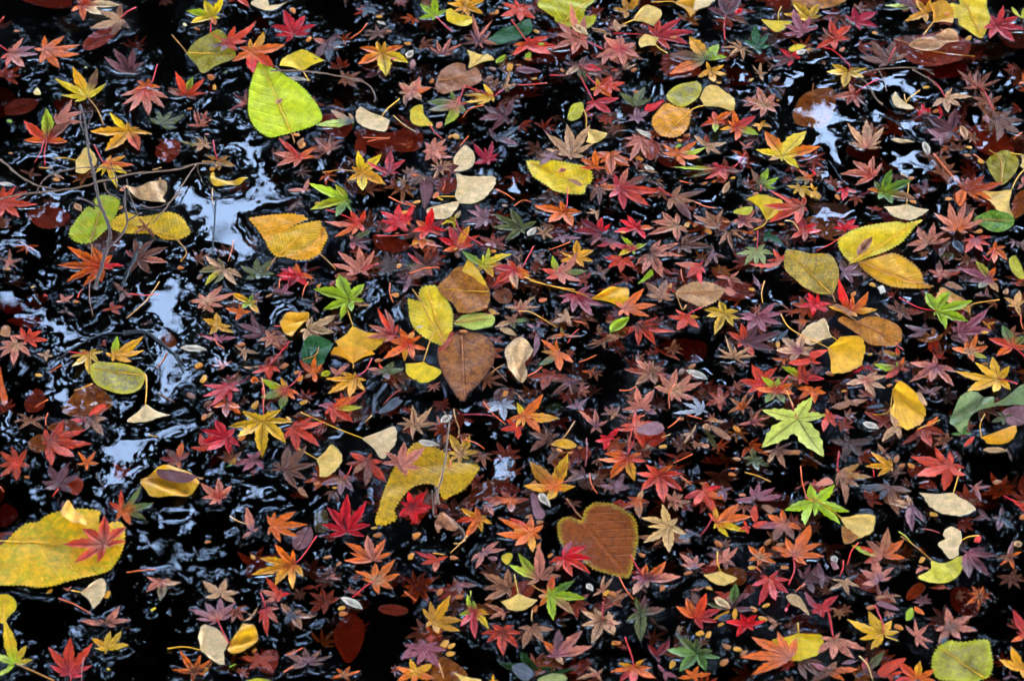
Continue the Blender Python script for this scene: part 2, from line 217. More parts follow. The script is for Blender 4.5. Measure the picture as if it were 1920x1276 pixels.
DATA = r"""
T 0 0
b 0,790 90,810 150,900 130,980 60,1030 -60,1040 -120,920;ru;s4;
b 515,190 560,140 640,190 705,265 620,300 540,270;ol;s4;
b 200,0 330,50 470,75 600,70 640,20 560,-40 350,-60;ru;s1.5;
b 480,900 560,870 660,900 690,960 600,990 500,960;ru;s3;
m 560,1030;480,1010 500,930 640,930;ru;s2;
m 1065,175;1075,70 885,110 797,255 995,320 1150,268;ta:br,ta,ta,br,db;;1205,75
m 722,48;680,-30 635,130 740,190 910,175 1080,60 830,-20;cr:pk,or,or,cm,cm,cr;;
m 85,470;85,420 212,375 320,448 350,525 225,635 55,610 10,540;pk:pk,pk,mv,mv,pk,cr,cr;;0,410
m 400,445;400,345 575,330 715,410 712,522 535,610 355,580 300,450;pk>or;;
m 1140,645;930,575 1010,475 1187,470 1285,552 1250,640;pu;;
m 485,1068;500,1010 645,900 750,1000 745,1090 560,1125;pk;;
m 770,860;660,912 540,850 487,738 648,630 868,630 942,758 870,850;ye:ye,ye,ye,yo,br,ye,ye;;920,1120
m 415,1250;210,1262 215,1095 410,985 635,1098 610,1278;cr:or,cr,lg,br,or;;400,1470
n 390,1265 310,1465;cr
m 1300,760;1215,720 1325,705 1430,790 1190,800;or;;
m 1270,800;1075,855 1080,945 1155,1025 1320,1040 1460,970 1490,870;cr>pk;;1340,750 1395,580
m 1650,840;1490,860 1480,788 1560,705 1710,690 1822,755 1830,835 1740,892;cr:br,br,cr,lg,cr,cr,br;;
m 1425,1105;1320,1048 1385,985 1525,990 1640,1025 1560,1150;ol;w;
m 1775,1120;1655,1120 1720,975 1750,985 1845,1000 1880,1065 1850,1110;pk;k;
m 1140,1155;930,1360 800,1190 975,1043 1125,1085 1240,1135 1350,1195 1235,1345;yo:yo,yo,ye,yo,yo,yo,cr;;
n 35,145 0,190;cr
s 150,278 70 0
s 330,815 105 100 cm
s 1745,258 75 -20
s 1862,695 60 -50
s 1680,965 65 0 or
s 760,600 35 10 cm
n 1420,1620 1420,1600;ta
s 85,1075 60 -30 lg
s 1637,220 50 -70 cm
T 380 0
b -145,470 -55,370 65,300 150,280 215,340 270,430 290,505 200,560 110,600 20,650 -20,640 -55,575 -135,490;oy;w;-150,460 -270,320#olive yellow broad leaf spotted with dry flecks near top left corner
m 85,150;-105,240 -145,115 15,20 190,20 155,160 115,240;ye:ye,lg,ye,ye,ye,or;;75,215 70,300
g 590,50 760,10 600,95 425,30 590,-60;cm;;#cream ginkgo leaf cut by the top edge left of centre
m 300,-20;230,20 415,75 330,-60;cr;;
m 805,310;600,230 720,110 910,135 1010,225 955,310 740,380 640,330;cd;;
m 225,385;290,270 485,275 400,415 315,470 165,495 70,440 150,365;cr:cr,cr,cr,cr,pu,pu,mv;;100,325
m 435,475;320,420 425,365 545,300 735,420 640,600 455,680 260,560;or:or,yo,yo,or,cr,rd,or;;
b 780,1180 660,1215 590,1225 480,1150 410,1030 410,850 440,710 490,560 530,555 640,620 760,700 880,780 970,880 1030,970 1060,1060 990,1120 880,1150;lm;z;800,1220 815,1270#large lime green serrated leaf with a pale fleck at its middle
o 650,940 710,900 45;ta
g 885,625 680,600 720,520 880,450 1080,545;ye;;920,690 945,725#bright yellow ginkgo leaf lying under a long bent twig near the top
o 765,690 940,715 38;wh
m 1105,385;975,345 1190,305 1260,405 1120,555 990,540;pu:pk,pu,gy,gy,pu;;
m 1590,470;1545,365 1615,385 1785,410 1825,570 1625,685 1375,590 1390,425;yo:yo,yo,or,ye,ye,or,or;;
m 1560,300;1420,270 1400,320 1470,380 1610,370 1680,300 1650,240 1530,220;br;k;
n 1455,205 1315,335;or
o 1540,195 1625,225 30;wh
s 1565,150 75 0 or
s 800,95 80 -60 ta
s 610,405 55 0
s 940,350 80 50 ta
s 1650,280 65 -10
s 1815,388 80 0 or
s 1725,380 110 15 gy
s 1770,460 80 60 gy
o 1810,520 1860,460 50 cm
s 1690,540 70 0 pk
s 1860,580 90 75 mv
m 1445,80;1380,75 1470,40 1560,100 1425,165;gy;;
m 1560,650;1410,610 1480,620 1440,720 1620,720 1600,640;pu;s0.6;
m 1840,810;1740,735 1880,720 1960,770 1940,900 1780,925 1730,830;pk>ta;;
m 400,925;270,850 385,810 420,930 330,985 235,985;pk>pu;k;
m 15,1060;-20,1010 40,1010 80,1070 20,1110;pk;k;
m 1335,1085;1130,965 1290,1020 1330,1110 1000,1130;gy:ta,ta,pg,pg;;
g 1590,1030 1660,1075 1600,1170 1400,1110 1355,1010 1400,955;cm;;1640,970 1745,885#pale cream ginkgo leaf with a bent stalk right of the lime green leaf
n 1690,1020 1790,1110 1890,1165;ta
b 1340,1180 1450,1150 1600,1180 1800,1160 1950,1200 1900,1340 1700,1350 1480,1300;ru;s1;
b 1190,870 1300,800 1450,800 1560,880 1500,980 1340,1000 1220,950;ol;s5;
b 420,250 480,160 560,170 580,260 540,340 470,330;ru;s5;
b 1100,1010 1250,1040 1330,1120 1250,1220 1100,1180 1040,1080;ru;s1;
s 75,690 90 -30 or
s 205,640 60 40 ol
s 105,775 60 90 ta
s 740,1220 80 0 br
s 830,1195 80 0 ta
s 880,1290 100 60 ta
n 1420,1215 1560,1220 1660,1215;or
n 1460,1250 1650,1225;or
T 760 0
b 1050,560 1240,470 1330,300 1430,260 1600,400 1500,520 1300,560;ru;s2;
b 1080,150 1250,80 1380,150 1300,260 1130,230;ol;s4;
b 1260,280 1350,240 1450,290 1480,400 1300,350;ru;s1.5;
m 265,150;115,165 130,50 260,0 370,95 240,195;lg;;345,230 410,285
m 530,60;370,55 420,-20 530,-60 700,20 690,125 560,155 430,110;yo;;525,90 500,140
g 590,150 600,215 520,240 380,190 360,110 400,80;ye;;#bright yellow ginkgo leaf beneath an orange maple leaf at the top edge
m 1010,75;855,45 970,15 1060,35 1130,55 1155,170 1020,210 840,165;cr;;
b 735,345 860,260 970,225 1090,165 1115,210 1120,280 1040,340 940,370 820,400 750,380;gd;w;#dark green torn strip of leaf near the top centre
b 1400,200 1200,90 1180,20 1250,-60 1500,-80 1680,-30 1670,20 1600,90 1590,150 1690,150 1630,250 1480,250 1330,190 1370,130;yg;z;#large mottled yellow leaf cut by the top edge right of centre
m 650,370;595,150 770,245 760,290 820,410 690,440 610,440 500,400 505,340 570,270;mv:pk,pk,pk,pk,pk,br,br,br,mv;k;
m 335,490;205,435 275,375 410,335 495,405 420,490;mv>pk;k;
m 1080,395;950,400 1090,330 1280,320 1370,415 1290,550 950,500;oc:or,oc,oc,oc,oc,oc;;1070,365 940,185
s 1205,410 70 0 lg
s 1090,490 90 70 lg
m 1560,370;1345,210 1460,130 1590,175 1635,350 1620,470 1480,520 1295,455 1330,340;pk;;1640,390 1750,445
o 1480,265 1615,350 70 cm
m 1790,455;1685,525 1745,595 1900,580 2020,530 1945,400 1890,350 1785,360;cp>pk;;
m 1790,290;1650,275 1830,330 1760,350 1640,260;ta;k;
m 1900,230;1830,240 1870,290 1975,240 1860,195;ta;;
m 1545,580;1400,580 1415,690 1600,740 1740,660 1720,540 1600,510;br:pu,ta,ol,rd,pu,br;;1620,690 1690,755
m 1710,780;1630,800 1690,700 1820,680 1895,760 1830,865 1670,870;or:yo,yo,cr,cr,or,cr;;
b 275,720 330,620 430,565 520,575 545,630 620,605 670,660 665,730 580,770 470,800 340,835 280,800;tb;w;#round tan brown leaf with a cleft near the top centre
g 560,605 545,450 660,490 730,480 790,545;cy;;#folded cream and yellow ginkgo leaf above the tan brown cleft leaf
o 805,565 888,490 45 lg
m 870,790;850,740 930,650 1000,740 930,815;ta;k;790,860
m 60,835;-60,780 130,710 235,790 150,890 30,930 0,960;pk:pk,pk,or,ta,br,br;;
m 780,860;690,785 505,845 610,870 505,970 640,950 780,910;yt;;525,770 560,780
m 465,930;190,900 400,830 470,850 545,930 540,1010 345,1125 200,1035;pk:gr,gr,cr,cr,gr,lg,ol;;480,890 530,760
b 190,1050 150,1040 60,990 45,1060 90,1110 200,1120 245,1110 205,1060 165,1010 150,935 85,940 45,1000;ye;;#curved yellow ginkgo leaf below the tan brown cleft leaf
m 890,1040;690,935 840,920 960,890 910,1110 760,1160 650,1105;pu;;
b 1440,1020 1480,930 1560,910 1580,960 1550,1040 1480,1075 1445,1060;yg;;#small oval yellow green leaf beside a pair of pink lobes
m 1670,900;1590,1000 1600,920 1900,890 1830,1010;cp;;1600,780 1530,645
n 1005,765 1255,748;cr
n 1280,685 1410,690;cd
s 925,600 100 70 ta
s 1005,580 70 0 or
o 980,620 1200,640 70 mv
s 1085,525 90 -20 ta
s 1140,700 70 0 ta
s 1390,625 60 -45 ta
s 1290,628 45 0 mv
s 750,690 110 20 br
s 770,610 90 -30 br
s 770,125 65 0 or
s 810,110 60 60 ta
s 840,70 60 0 br
s 25,390 65 0 ta
o 10,520 70,465 55 wh
s 65,570 85 80 mv
s 235,720 60 60 or
s 1160,280 80 -25 ta
g 1600,1130 1600,1270 1680,1270 1790,1200 1690,1150;cy;;1580,980#cream ginkgo leaf with its yellow stalk pointing up beneath a tan maple leaf
m 1460,1375;1245,1200 1430,1120 1640,1140 1670,1300 1590,1400 1470,1425 1240,1330;ta;;
b 1680,1010 1800,1000 1950,1010 1900,1150 1780,1130;ol;s2;
b 870,880 920,930 880,1000 800,960;ru;s1;
m 800,1230;740,1150 860,1180 1010,1150 1000,1290 820,1270;gy:pu,gy,gy,mv,pu;w;
m 240,1360;180,1310 270,1240 370,1290 380,1370 430,1430 280,1460 170,1440 150,1340;pk;;
s 300,1110 90 70 pk
n 210,1120 330,1260;cr
s 450,1210 90 -50 ta
s 400,1210 60 40 ta
m 240,1170;150,1165 340,1190 300,1200;gy;w;
n 560,1210 480,1310;or
n 690,950 570,990 510,1060;or
T 1140 0
b 490,500 700,480 820,600 780,680 540,690 490,640;ru;s0.8;
b 1050,620 1250,640 1260,740 1100,760;ru;s3;
b 1640,1000 1720,860 1900,780 2010,820 2000,1000 1920,1130 1760,1130 1660,1100;ob;s0.6;1825,1100 1810,850 1820,750
b 1640,-60 1850,-60 2090,-50 2100,20 1940,75 1830,80 1640,30;ob;w;#orange brown broad leaf cut by the top edge near the right
b 1480,-40 1640,-40 1600,110 1400,40;ru;s1;
m 170,100;45,80 130,-20 285,-30 150,185;yb;;
g 220,180 235,150 330,50 410,60 480,130 400,230;cy;;130,225#cream ginkgo leaf with its stalk pointing left near the top right of centre
m 60,260;10,260 60,195 160,240 75,290;ta;;
g 590,25 730,165 800,80 790,-20 700,-60;yd;;570,20 385,30#dull yellow ginkgo leaf with a straight stalk at the top edge
g 890,70 755,110 770,30 850,-40 975,0;cm;;
m 1040,150;875,90 985,-30 1180,-30 1240,110 1250,220;pu:pu,pu,pu,mv,br;;1035,360
o 1130,150 1190,105 45 rd
m 420,315;355,235 450,175 650,185 770,290 710,410 550,460 410,400;cp:cr,cr,cp,cp,cp,cr,cr;;40,305
g 420,420 450,360 330,330 270,390 290,450;cy;;525,480#small cream ginkgo leaf half hidden under a coral maple leaf
s 580,355 80 -10 ta
m 860,540;525,500 720,340 985,390 1060,515 540,690;ol:br,yo,lg,lg,or;;
m 905,620;870,565 800,700 940,760 1050,700 1030,600;yo;;
m 1185,425;1055,375 1130,355 1000,440 1060,520 1200,540 1290,490 1250,430;ta;k;
m 1310,420;1190,350 1305,225 1425,310 1440,430 1350,500;gd;w;
g 1510,180 1355,175 1440,260 1520,280 1635,200;ye;;1535,70#yellow ginkgo leaf with its stalk pointing up near the upper right
m 1785,175;1550,165 1630,40 1865,55 1890,170 1700,220;yt;;
m 1725,330;1550,265 1640,115 1790,200 1865,290 1780,320 1660,380 1540,345;mp;;
b 1600,440 1640,405 1700,390 1750,405 1720,430 1640,460;ye;;
m 1640,520;1520,440 1670,455 1720,510 1590,600 1465,620 1440,520;pu:rd,rd,rd,rd,pu,pu;;
o 1670,495 1760,460 55 wh
s 1780,440 60 0 ta
m 110,450;-40,380 120,335 250,395 275,530 140,610 20,560 -60,500;cp>pk;;
m 0,770;-80,800 20,680 150,750 110,830 30,865;cr;;
m 120,620;20,630 190,560 250,590 60,690;br:cr,ta,ta,br;;
s 230,620 80 20 ta
m 1390,930;1325,770 1215,865 1480,840 1530,940 1490,1010 1350,1045 1260,1000;ta>pk;;
m 1345,660;1280,590 1350,570 1420,650 1370,735 1300,650;ta;k;
s 1490,700 110 40 br
s 1270,710 60 30 or
s 1385,255 65 0 ta
s 980,735 60 0 or
o 1440,790 1535,880 55 gy
s 1505,890 50 0 or
b 520,850 580,780 700,735 790,725 830,780 800,860 720,930 640,950 550,910;yc;w;#oval leaf mottled yellow and grey overlapping a cream ginkgo leaf
g 850,940 810,870 870,780 960,770 1060,830 1125,900 1110,1000;cy;;720,990#wide cream ginkgo leaf beside the mottled yellow and grey oval leaf
b 735,985 720,1090 680,1180 600,1225 480,1210 410,1150 390,1080 430,1010 510,930 600,950 690,960;ot;z;#round orange tan leaf below the mottled yellow and grey oval leaf
m 250,950;100,850 330,770 380,890 200,950;ol;;
m 250,1040;170,1020 250,940 370,1000 330,1080 270,1110 180,1080;mv;;
b 330,990 340,930 390,920 500,885 420,970;rd;;#bright red curled leaf lobe above the round orange tan leaf
s 245,830 60 -30 ta
m 950,1085;820,1130 870,1050 930,985 1110,1000 1060,1110 945,1205;or:cr,cr,cr,or,cr,lg;;
m 1140,1125;985,1165 1060,1090 1110,1010 1310,1050 1335,1210 1130,1265 1075,1190;cr:yo,or,or,cp,lg,or,or;;
m 1350,1100;1265,1130 1400,1070 1445,1125 1335,1170;yo;;
o 250,1150 380,1230 40 wh
s 700,1200 80 10 ta
s 635,1250 60 0 or
b 0,1060 100,1060 160,1150 80,1230 -60,1180;ol;s2;
m 30,1060;-60,1020 90,980 120,1060;br;s0.5;
m 60,700;20,640 150,660 120,700;br;s0.5;
T 1520 0
b 740,360 900,330 1180,300 1390,370 1410,450 1330,540 1080,600 900,570 780,470;rb;s0.4;1450,510#rust red broad leaf just under water topped by a tan curled leaf
b 1000,600 1250,560 1390,590 1360,660 1200,700 1050,680;dr;s1.5;
b 1380,400 1560,380 1830,400 1800,470 1600,540 1430,510;ol;s3;
b 1390,1150 1560,1100 1700,1150 1800,1350 1600,1380 1450,1300;ru;s1;
b 130,420 0,460 -20,540 150,520;ol;s3;
b 870,400 960,460 1080,475 1200,420 1310,410 1300,330 1230,300 1160,310 1050,340 950,360;ta;k;#tan curled leaf half resting on a rust red submerged leaf at top right
m 900,60;740,0 850,-30 950,-10 1000,60 950,160 770,90 650,85;mv:mv,mv,pk,lg,mv,gr,pg;;
m 1020,130;830,210 930,20 1180,0 1020,230 1060,30;yo;;
g 1085,230 1070,120 1060,70 1200,60 1265,170 1250,260;yd;;1050,250 1000,315#dull orange yellow ginkgo leaf with a curved stalk at the upper right
s 1200,170 60 30 pk
b 1520,340 1460,320 1380,270 1310,220 1305,170 1230,150 1210,70 1250,30 1320,40 1310,-60 1540,-50 1560,60 1590,170 1560,260;ye;w;#large bright yellow leaf with a notch at the top right
g 1860,150 1780,60 1800,120 1890,160 1900,60;yg;;
m 1640,220;1520,275 1590,130 1700,105 1850,160 1895,280 1805,385 1585,365;cp;;
m 400,205;300,150 375,85 590,105 595,240 440,280;cm2;;
m 215,350;45,440 50,340 100,250 170,180 365,230 355,345 215,455;cr:cr,br,br,cr,cr,cr,cr;;
s 570,295 70 -15 ta
s 280,440 80 40 ta
s 1170,275 70 -30 ta
s 1480,370 70 0 mv
s 1400,340 80 45 ta
m 690,550;430,530 530,390 745,370 870,520 745,575 600,610;br;;750,430
m 330,630;185,575 420,600 510,620 475,725 290,790 140,690;yt;;345,590 205,460 120,430
m 390,840;180,870 340,755 480,900 490,980 430,1000 320,950;rb:pk,pk,br,br,ru,ru;;600,710
g 845,910 915,965 860,975 760,945 720,880 750,815;cm;;870,880 965,810#small cream ginkgo leaf at the edge of the bright right-hand reflection
n 830,840 845,905;ta
m 1190,875;1075,965 1250,810 1435,855 1330,950 1215,1020;ta;;1040,690
m 1480,780;1290,685 1475,625 1605,665 1680,755 1600,820 1340,800;pk>br;k;1540,820 1615,985
m 1650,1060;1615,980 1780,980 1890,1080 1860,1200 1650,1270 1590,1150;br;;
s 1560,1060 110 -60 mv
m 1245,1160;1030,1035 1280,985 1330,1240 1170,1270 1000,1185 1200,1290;pu;;
m 990,970;950,1030 990,920 1080,1000;rd;w;
s 1110,990 80 15 or
m 495,1310;320,1150 495,1065 650,1130 625,1260 630,1310 400,1320 330,1265;pk>ta;;
o 715,1240 915,1260 40 cm
o 1330,1120 1375,1240 60 ta
s 1020,775 80 0 or
m 1160,1020;1130,930 1190,1020 1130,1060;rd;w;
n 1870,1185 1800,1245;or
m 1900,720;1840,770 1890,740 1880,660;or;;
T 0 250
b 235,715 350,670 450,650 560,680 625,740 560,820 440,855 330,830;rb;s0.8;
m 450,620;390,590 470,600 460,650;br;s0.3;
b 1420,90 1560,60 1600,160 1500,260 1380,200;ru;s0.8;
m 1480,150;1370,130 1470,50 1600,90 1560,200 1470,250;ru;s0.4;
m 260,360;170,330 300,310 380,380 280,410;br;s0.4;
g 670,240 670,350 740,360 850,270 840,190 760,130 710,200;cy;;485,230#cream ginkgo leaf with a thin straight stalk behind the left twigs
m 940,270;845,365 985,200 1115,200 1190,285 1130,375 1040,490 900,380;or:ye,yo,yo,or,ye,ye,ye;;910,260 835,110
b 1125,480 1280,480 1400,420 1470,440 1480,510 1440,580 1470,610 1400,640 1290,600 1200,570 1140,520;ct;k;#crumpled cream tan leaf beneath the left twigs
m 20,600;-80,520 40,485 145,480 250,540 340,655 180,770 10,770 -60,680;cr;;
g 20,460 -20,440 60,430 140,465;wh;;
b 800,970 660,960 615,880 690,750 780,650 840,680 840,590 900,550 980,560 1055,600 1045,680 990,780 930,870;gy2;z;815,1000 810,1110#folded green and yellow leaf under the left twigs
b 1560,945 1440,940 1380,900 1200,895 1090,885 1000,850 975,800 1010,760 1130,710 1230,740 1330,730 1400,720 1500,705 1600,740 1660,820 1685,890 1620,935;yc2;z;1640,1030 1650,1080 1600,1140#long bumpy yellow leaf with a ring of dark water beneath the left twigs
m 1300,850;1195,840 1220,790 1330,800 1380,960 1290,900 1190,930;tb;k;
m 1215,1120;1110,1040 1190,970 1360,940 1490,1020 1490,1150 1330,1250 1160,1240;br:ru,br,br,br,pk,br,br;;
m 900,1180;600,1055 820,1020 1000,1080 1010,1200 900,1320 730,1360 580,1320 500,1180;cr>or;;
m 930,1190;930,1150 1110,1200 1000,1230;rd;w;
m 80,1140;0,1110 90,1050 215,1130 150,1200 30,1260;pk>br;k;
s 70,1220 60 0 or
s 95,175 50 0 or
s 500,410 80 -30 or
o 480,370 570,405 25 ta
o 660,630 720,690 50 ta
s 855,1000 60 60 br
n 345,295 470,305;yo
s 1600,1190 75 0 ta
s 1090,490 80 60 pk
s 1070,660 60 60 or
s 1880,325 60 0 or
n 1350,320 1430,300;ta
m 1800,90;1590,115 1740,60 1890,150 1745,195 1700,50;ta:ol,ol,ta,ta,ol;k;
m 1870,420;1840,380 1920,390 1900,470;ol;;
s 1830,10 50 0 mv
T 380 250
m 30,110;-60,60 20,50 90,120 60,170 -60,180;ta;k;
m 135,235;30,200 240,205 290,320 150,355;yb;;95,70
n 0,265 90,270 125,300;yo
s 90,320 70 10 yo
m 860,215;670,40 830,150 1010,120 1000,205 810,310 650,300 625,180;cr:cr,br,or,or,pk,pk,pk;;830,180 770,110
s 870,90 130 60 tb
m 1130,150;990,30 1130,20 1225,60 1240,110 1110,215 1030,200 960,170;pk>br;;
b 1360,60 1430,60 1450,170 1400,220 1350,160;ru;s0.8;
m 1410,350;1320,305 1375,190 1590,205 1620,450 1420,540 1280,430;yo:yo,ye,ye,yo,ye,yo;;1060,355
m 1650,355;1440,285 1570,300 1665,155 1795,245 1740,350 1580,385;mp>cp;;
m 1280,580;1175,460 945,530 950,695 1180,770 1325,700 1330,620;lg:yg,lg,yg,gr,gr,gr;;
b 70,400 100,360 130,430 260,430 400,410 330,460 200,490 100,490;yt;k;
m 900,500;750,520 940,410 960,510 880,540;pk;w;
m 840,610;740,690 800,620 900,660 860,580;br;w;
m 1390,800;1240,770 1310,700 1440,700 1430,890 1320,920 1165,925 1075,815;oc:ru,oc,oc,oc,or,or,pk;;1090,680
s 1020,620 70 0 or
m 1325,960;1300,900 1500,860 1510,950 1480,1040 1340,1060;pu:pk,ol,pu,mv,cp;;
m 1410,1210;1195,1070 1385,1030 1525,1075 1530,1170 1470,1270 1270,1270 1190,1190;pk;;1560,1165
m 1740,790;1570,690 1740,630 1870,660 1860,760 1820,880 1610,890 1580,770;rd:rd,rd,rd,rd,cp,rd,rd;w;
s 1790,730 75 20 or
s 1720,885 45 0 ta
n 1650,590 1890,680;or
b 510,880 570,960 680,900 760,850 900,770 940,760 820,720 640,720 480,740 410,760 470,830;yo;z;#torn yellow leaf edge beneath the golden folded oval leaf
b 1030,1070 930,1120 800,1120 740,1090 830,1060 980,970 1040,830 1080,840 1105,930 1070,1000;yo;z;1090,1120 1180,1210
b 655,1090 720,1095 840,1050 940,1000 1020,920 1050,800 1030,775 930,790 820,820 680,880 580,920 565,980 600,1040;yg2;z;630,1130 570,1220#golden yellow oval leaf lying on a torn yellow leaf
s 770,1100 80 10 or
s 880,730 60 0 or
n 1535,920 1820,915;cr
n 275,960 225,1150;pk
n 90,520 95,660;ta
m 190,1200;-40,1240 20,1080 130,1110 350,1280 100,1350 20,1360 300,1360;ta:ol,ta,ol,ta,ol,yg,ta;;
m 490,1240;330,1200 480,1120 620,1140 640,1260 490,1320 380,1300;ol;w;
m 800,1260;690,1200 810,1190 870,1220 970,1260 900,1350 760,1340 680,1300;rd:cm2,or,or,or,rd,cm2,rd;w;
m 1640,1180;1500,1180 1620,1060 1720,1110 1790,1200 1680,1260 1560,1250;db;w;
s 1740,1190 65 60 or
m 1860,990;1830,1000 1900,930 1920,1030;or;;
b 1520,900 1700,930 1850,1000 1700,1060 1540,1010;ru;s1;
m 1700,450;1670,430 1780,390 1720,470;ol;s0.3;
T 760 250
b 280,420 400,390 480,450 380,540 280,500;ru;s0.6;
m 245,155;170,100 260,60 360,75 380,155 310,280 250,270 175,265 160,190;pk;;
m 300,310;215,330 280,250 330,240 430,270 415,345 345,390 245,420 220,290;mv>ta;k;
b 435,270 430,220 500,130 540,110 610,190 600,290 510,335 430,335 480,290;cm;;#cream ginkgo leaf folded upright beside a magenta maple leaf
m 730,235;600,110 700,150 775,70 830,190 825,245 740,295 605,290;cm2;;
m 150,380;40,360 20,440 70,470 180,430 270,470;br:or,br,br,ta,pu;;
b 175,400 130,450 140,560 170,670 220,580 250,500 225,430;pu;;
g 440,560 480,620 620,625 740,540 805,400 700,380 560,390 450,365 470,430;cm;;285,570 330,600#wide cream ginkgo leaf with its left corner curled near the centre
b 185,685 230,750 320,765 400,740 460,660 470,605 370,620 250,650;cm;;
m 440,760;280,830 390,750 490,680 440,840 360,800;yg:ye,ye,ta,ye,ye;;500,880 690,1000
m 200,850;90,780 240,700 360,800 370,890 340,920 130,980 60,900;rd:or,rd,pu,rd,ru,oc,oc;;
m 10,790;-30,700 80,670 70,760 50,840 -10,870;rd:rd,rd,rd,or,cr;;
m 150,960;50,1010 150,1060 260,990 340,1030 180,930;or:yo,or,ta,pk,ta;;
m 465,1010;390,830 570,820 660,910 620,1000 430,1050 330,1060 290,920;cr:cp,yo,cr,cr,ye,or,rd;;
m 720,755;500,800 545,715 620,640 710,650 770,800 710,860 610,855;mv;;
m 1030,840;770,740 930,680 1165,790 1060,900 880,960 770,860;ol;;
m 780,960;650,930 770,890 890,930 900,1010 800,1040 700,1020;rb;w;
m 1405,695;1140,670 1370,610 1560,700 1480,850 1265,825;or:or,or,or,or,or;;1430,650 1440,490
b 1600,470 1580,540 1460,540 1330,520 1250,470 1130,390 1075,260 1110,240 1200,250 1340,250 1470,270 1620,310 1660,390 1640,440;ye;zw;#bright yellow oval leaf with a pink fleck near the upper centre
o 1360,355 1425,335 45 pk
m 1280,220;1180,220 1260,170 1380,170 1390,260 1180,310;mv:br,br,br,br,mv;;
b 1440,420 1500,420 1560,460 1540,480 1480,450;tb;;
m 1815,200;1680,170 1920,165 2010,250 1990,310 1800,390 1720,270 1630,230;or;;
m 1690,310;1555,250 1680,185 1780,340 1720,350 1540,325;or:or,or,or,cr,cr;;
m 1710,490;1600,470 1690,450 1790,440 1860,490 1780,560 1720,650 1640,600;br:br,or,or,or,br,br,br;;
m 1300,560;1160,570 1270,500 1380,560 1350,620 1210,650;db;w;
m 1700,700;1600,720 1620,670 1720,680 1700,790;ta;k;
s 880,640 60 0 tb
o 1085,910 1160,835 55 wh
m 1230,890;1140,900 1160,840 1260,825 1320,850 1310,940 1230,950;ta;k;
m 1385,910;1300,960 1340,890 1460,900 1560,950 1400,990;mv;;
n 800,500 965,597;or
n 965,640 1040,590 1115,605;or
n 1460,975 1270,1050;or
s 1560,845 60 70 or
m 1730,880;1550,760 1740,755 1820,820 1650,930 1470,890 1640,1010;dr:dr,rd,rd,dr,dr,rb;w;
m 1830,960;1700,930 1890,880 1930,1000 1700,1010 1850,1050;pu:pu,gy,mv,cp,cr;;
m 1900,1120;1750,1105 1830,1090 1920,1090 1990,1130 1880,1200 1790,1200;rd;;
m 1520,1110;1360,1050 1460,1080 1520,960 1675,1035 1665,1140 1580,1200 1370,1150;yo;;
m 700,1180;500,1080 690,1100 740,1020 945,1065 870,1180 780,1290 620,1250;yg:gr,yg,yg,ye,yd,yo,yb;;
m 990,1250;900,1120 1020,1160 1120,1270 1050,1300 960,1380 760,1360 770,1215;cp:pk,pk,yo,or,or,cr,pk;;1030,1205 1135,1010
m 1370,1250;1300,1120 1410,1140 1520,1095 1620,1250 1560,1350 1410,1370 1240,1320 1200,1230;pk:lg,pk,pk,gr,pk,pk,cr,cr;;1370,1190
m 175,1170;20,1090 70,1040 210,1040 320,1110 240,1280 40,1270 0,1190;br:cp,pu,rb,pu,ru,tb,ol;;
n 170,1235 300,1230;or
s 780,1045 70 10 or
m 1000,1100;950,1090 1040,1070 1010,1140;ta;k;
s 850,1020 90 -15 br
s 460,1080 70 -50 br
m 1180,1100;1110,1060 1240,1050 1220,1180 1150,1150;br;w;
s 270,550 90 40 pk
s 100,610 100 10 ta
n 330,510 350,430;or
n 0,630 90,680;or
b 960,640 1010,560 1060,600;gd;s2;
T 1140 250
b 330,100 380,60 460,100 450,180 380,240 320,180;ru;s0.2;
m 290,60;145,130 130,40 210,10 330,30 370,80 375,190 340,240 190,270;pk;;
m 20,190;-100,200 130,180 180,310 30,390;or>pk;;
o 270,0 380,30 40 wh
m 620,180;480,110 600,130 790,90 870,190 815,300 680,320 475,190;or:or,or,or,lg,or,or,or;;
s 635,70 60 0 or
s 620,115 80 30 lg
m 880,110;760,40 870,20 1050,125 1000,190 890,190;ta:ta,ru,ta,ta,ta;;
m 1220,130;1160,80 1200,130 1300,70 1300,120;pk;k;
m 1545,215;1305,175 1385,0 1760,-20 1880,175 1690,330 1540,270 1420,265;ye:ye,or,ye,or,ye,ye,ta;;
m 1000,300;930,270 1010,275 1170,375 1050,440 860,420 720,420 560,340 840,290;cp:rd,rd,br,cr,cr,ol,lg,pu;;1110,310 1220,180
m 1360,460;1265,350 1420,320 1510,410 1490,500 1400,530 1300,500;ol:br,lg,lg,lg,br,ol;;1355,520
m 1270,470;1180,430 1230,500 1320,460;br;;
m 1790,390;1690,340 1840,360 1810,440 1740,490 1640,430;or:pk,cr,or,ol,ol;;
m 1700,480;1580,480 1670,440 1800,480 1880,590 1740,600 1640,540;yt;w;
m 100,480;-80,500 50,365 180,325 350,380 480,515 365,655 140,680 10,600;cp:ta,cp,pk,br,cr,cr,cp,cp;;
m 330,510;280,540 470,500 380,560;ru;s0.2;
m 570,570;650,475 860,510 770,600 740,780 540,690;tb:tb,br,tb,pu,tb;;450,480
n 770,620 960,680;or
n 635,415 750,445;or
s 855,445 70 20 or
s 940,425 60 40 or
s 1105,395 60 20 or
o 1020,540 1075,430 45 ta
m 610,820;475,700 610,705 710,890 620,960 345,905 380,790;ta>pk;;
m 980,810;860,690 1020,690 1010,740 985,860 840,850 745,760;tb;;
s 700,810 75 60 or
s 775,810 65 40 or
s 1050,785 70 0 or
s 890,870 80 -40 ta
m 1190,770;1180,650 1300,690 1370,800 1290,860 1155,865 1090,800;mp>pk;;
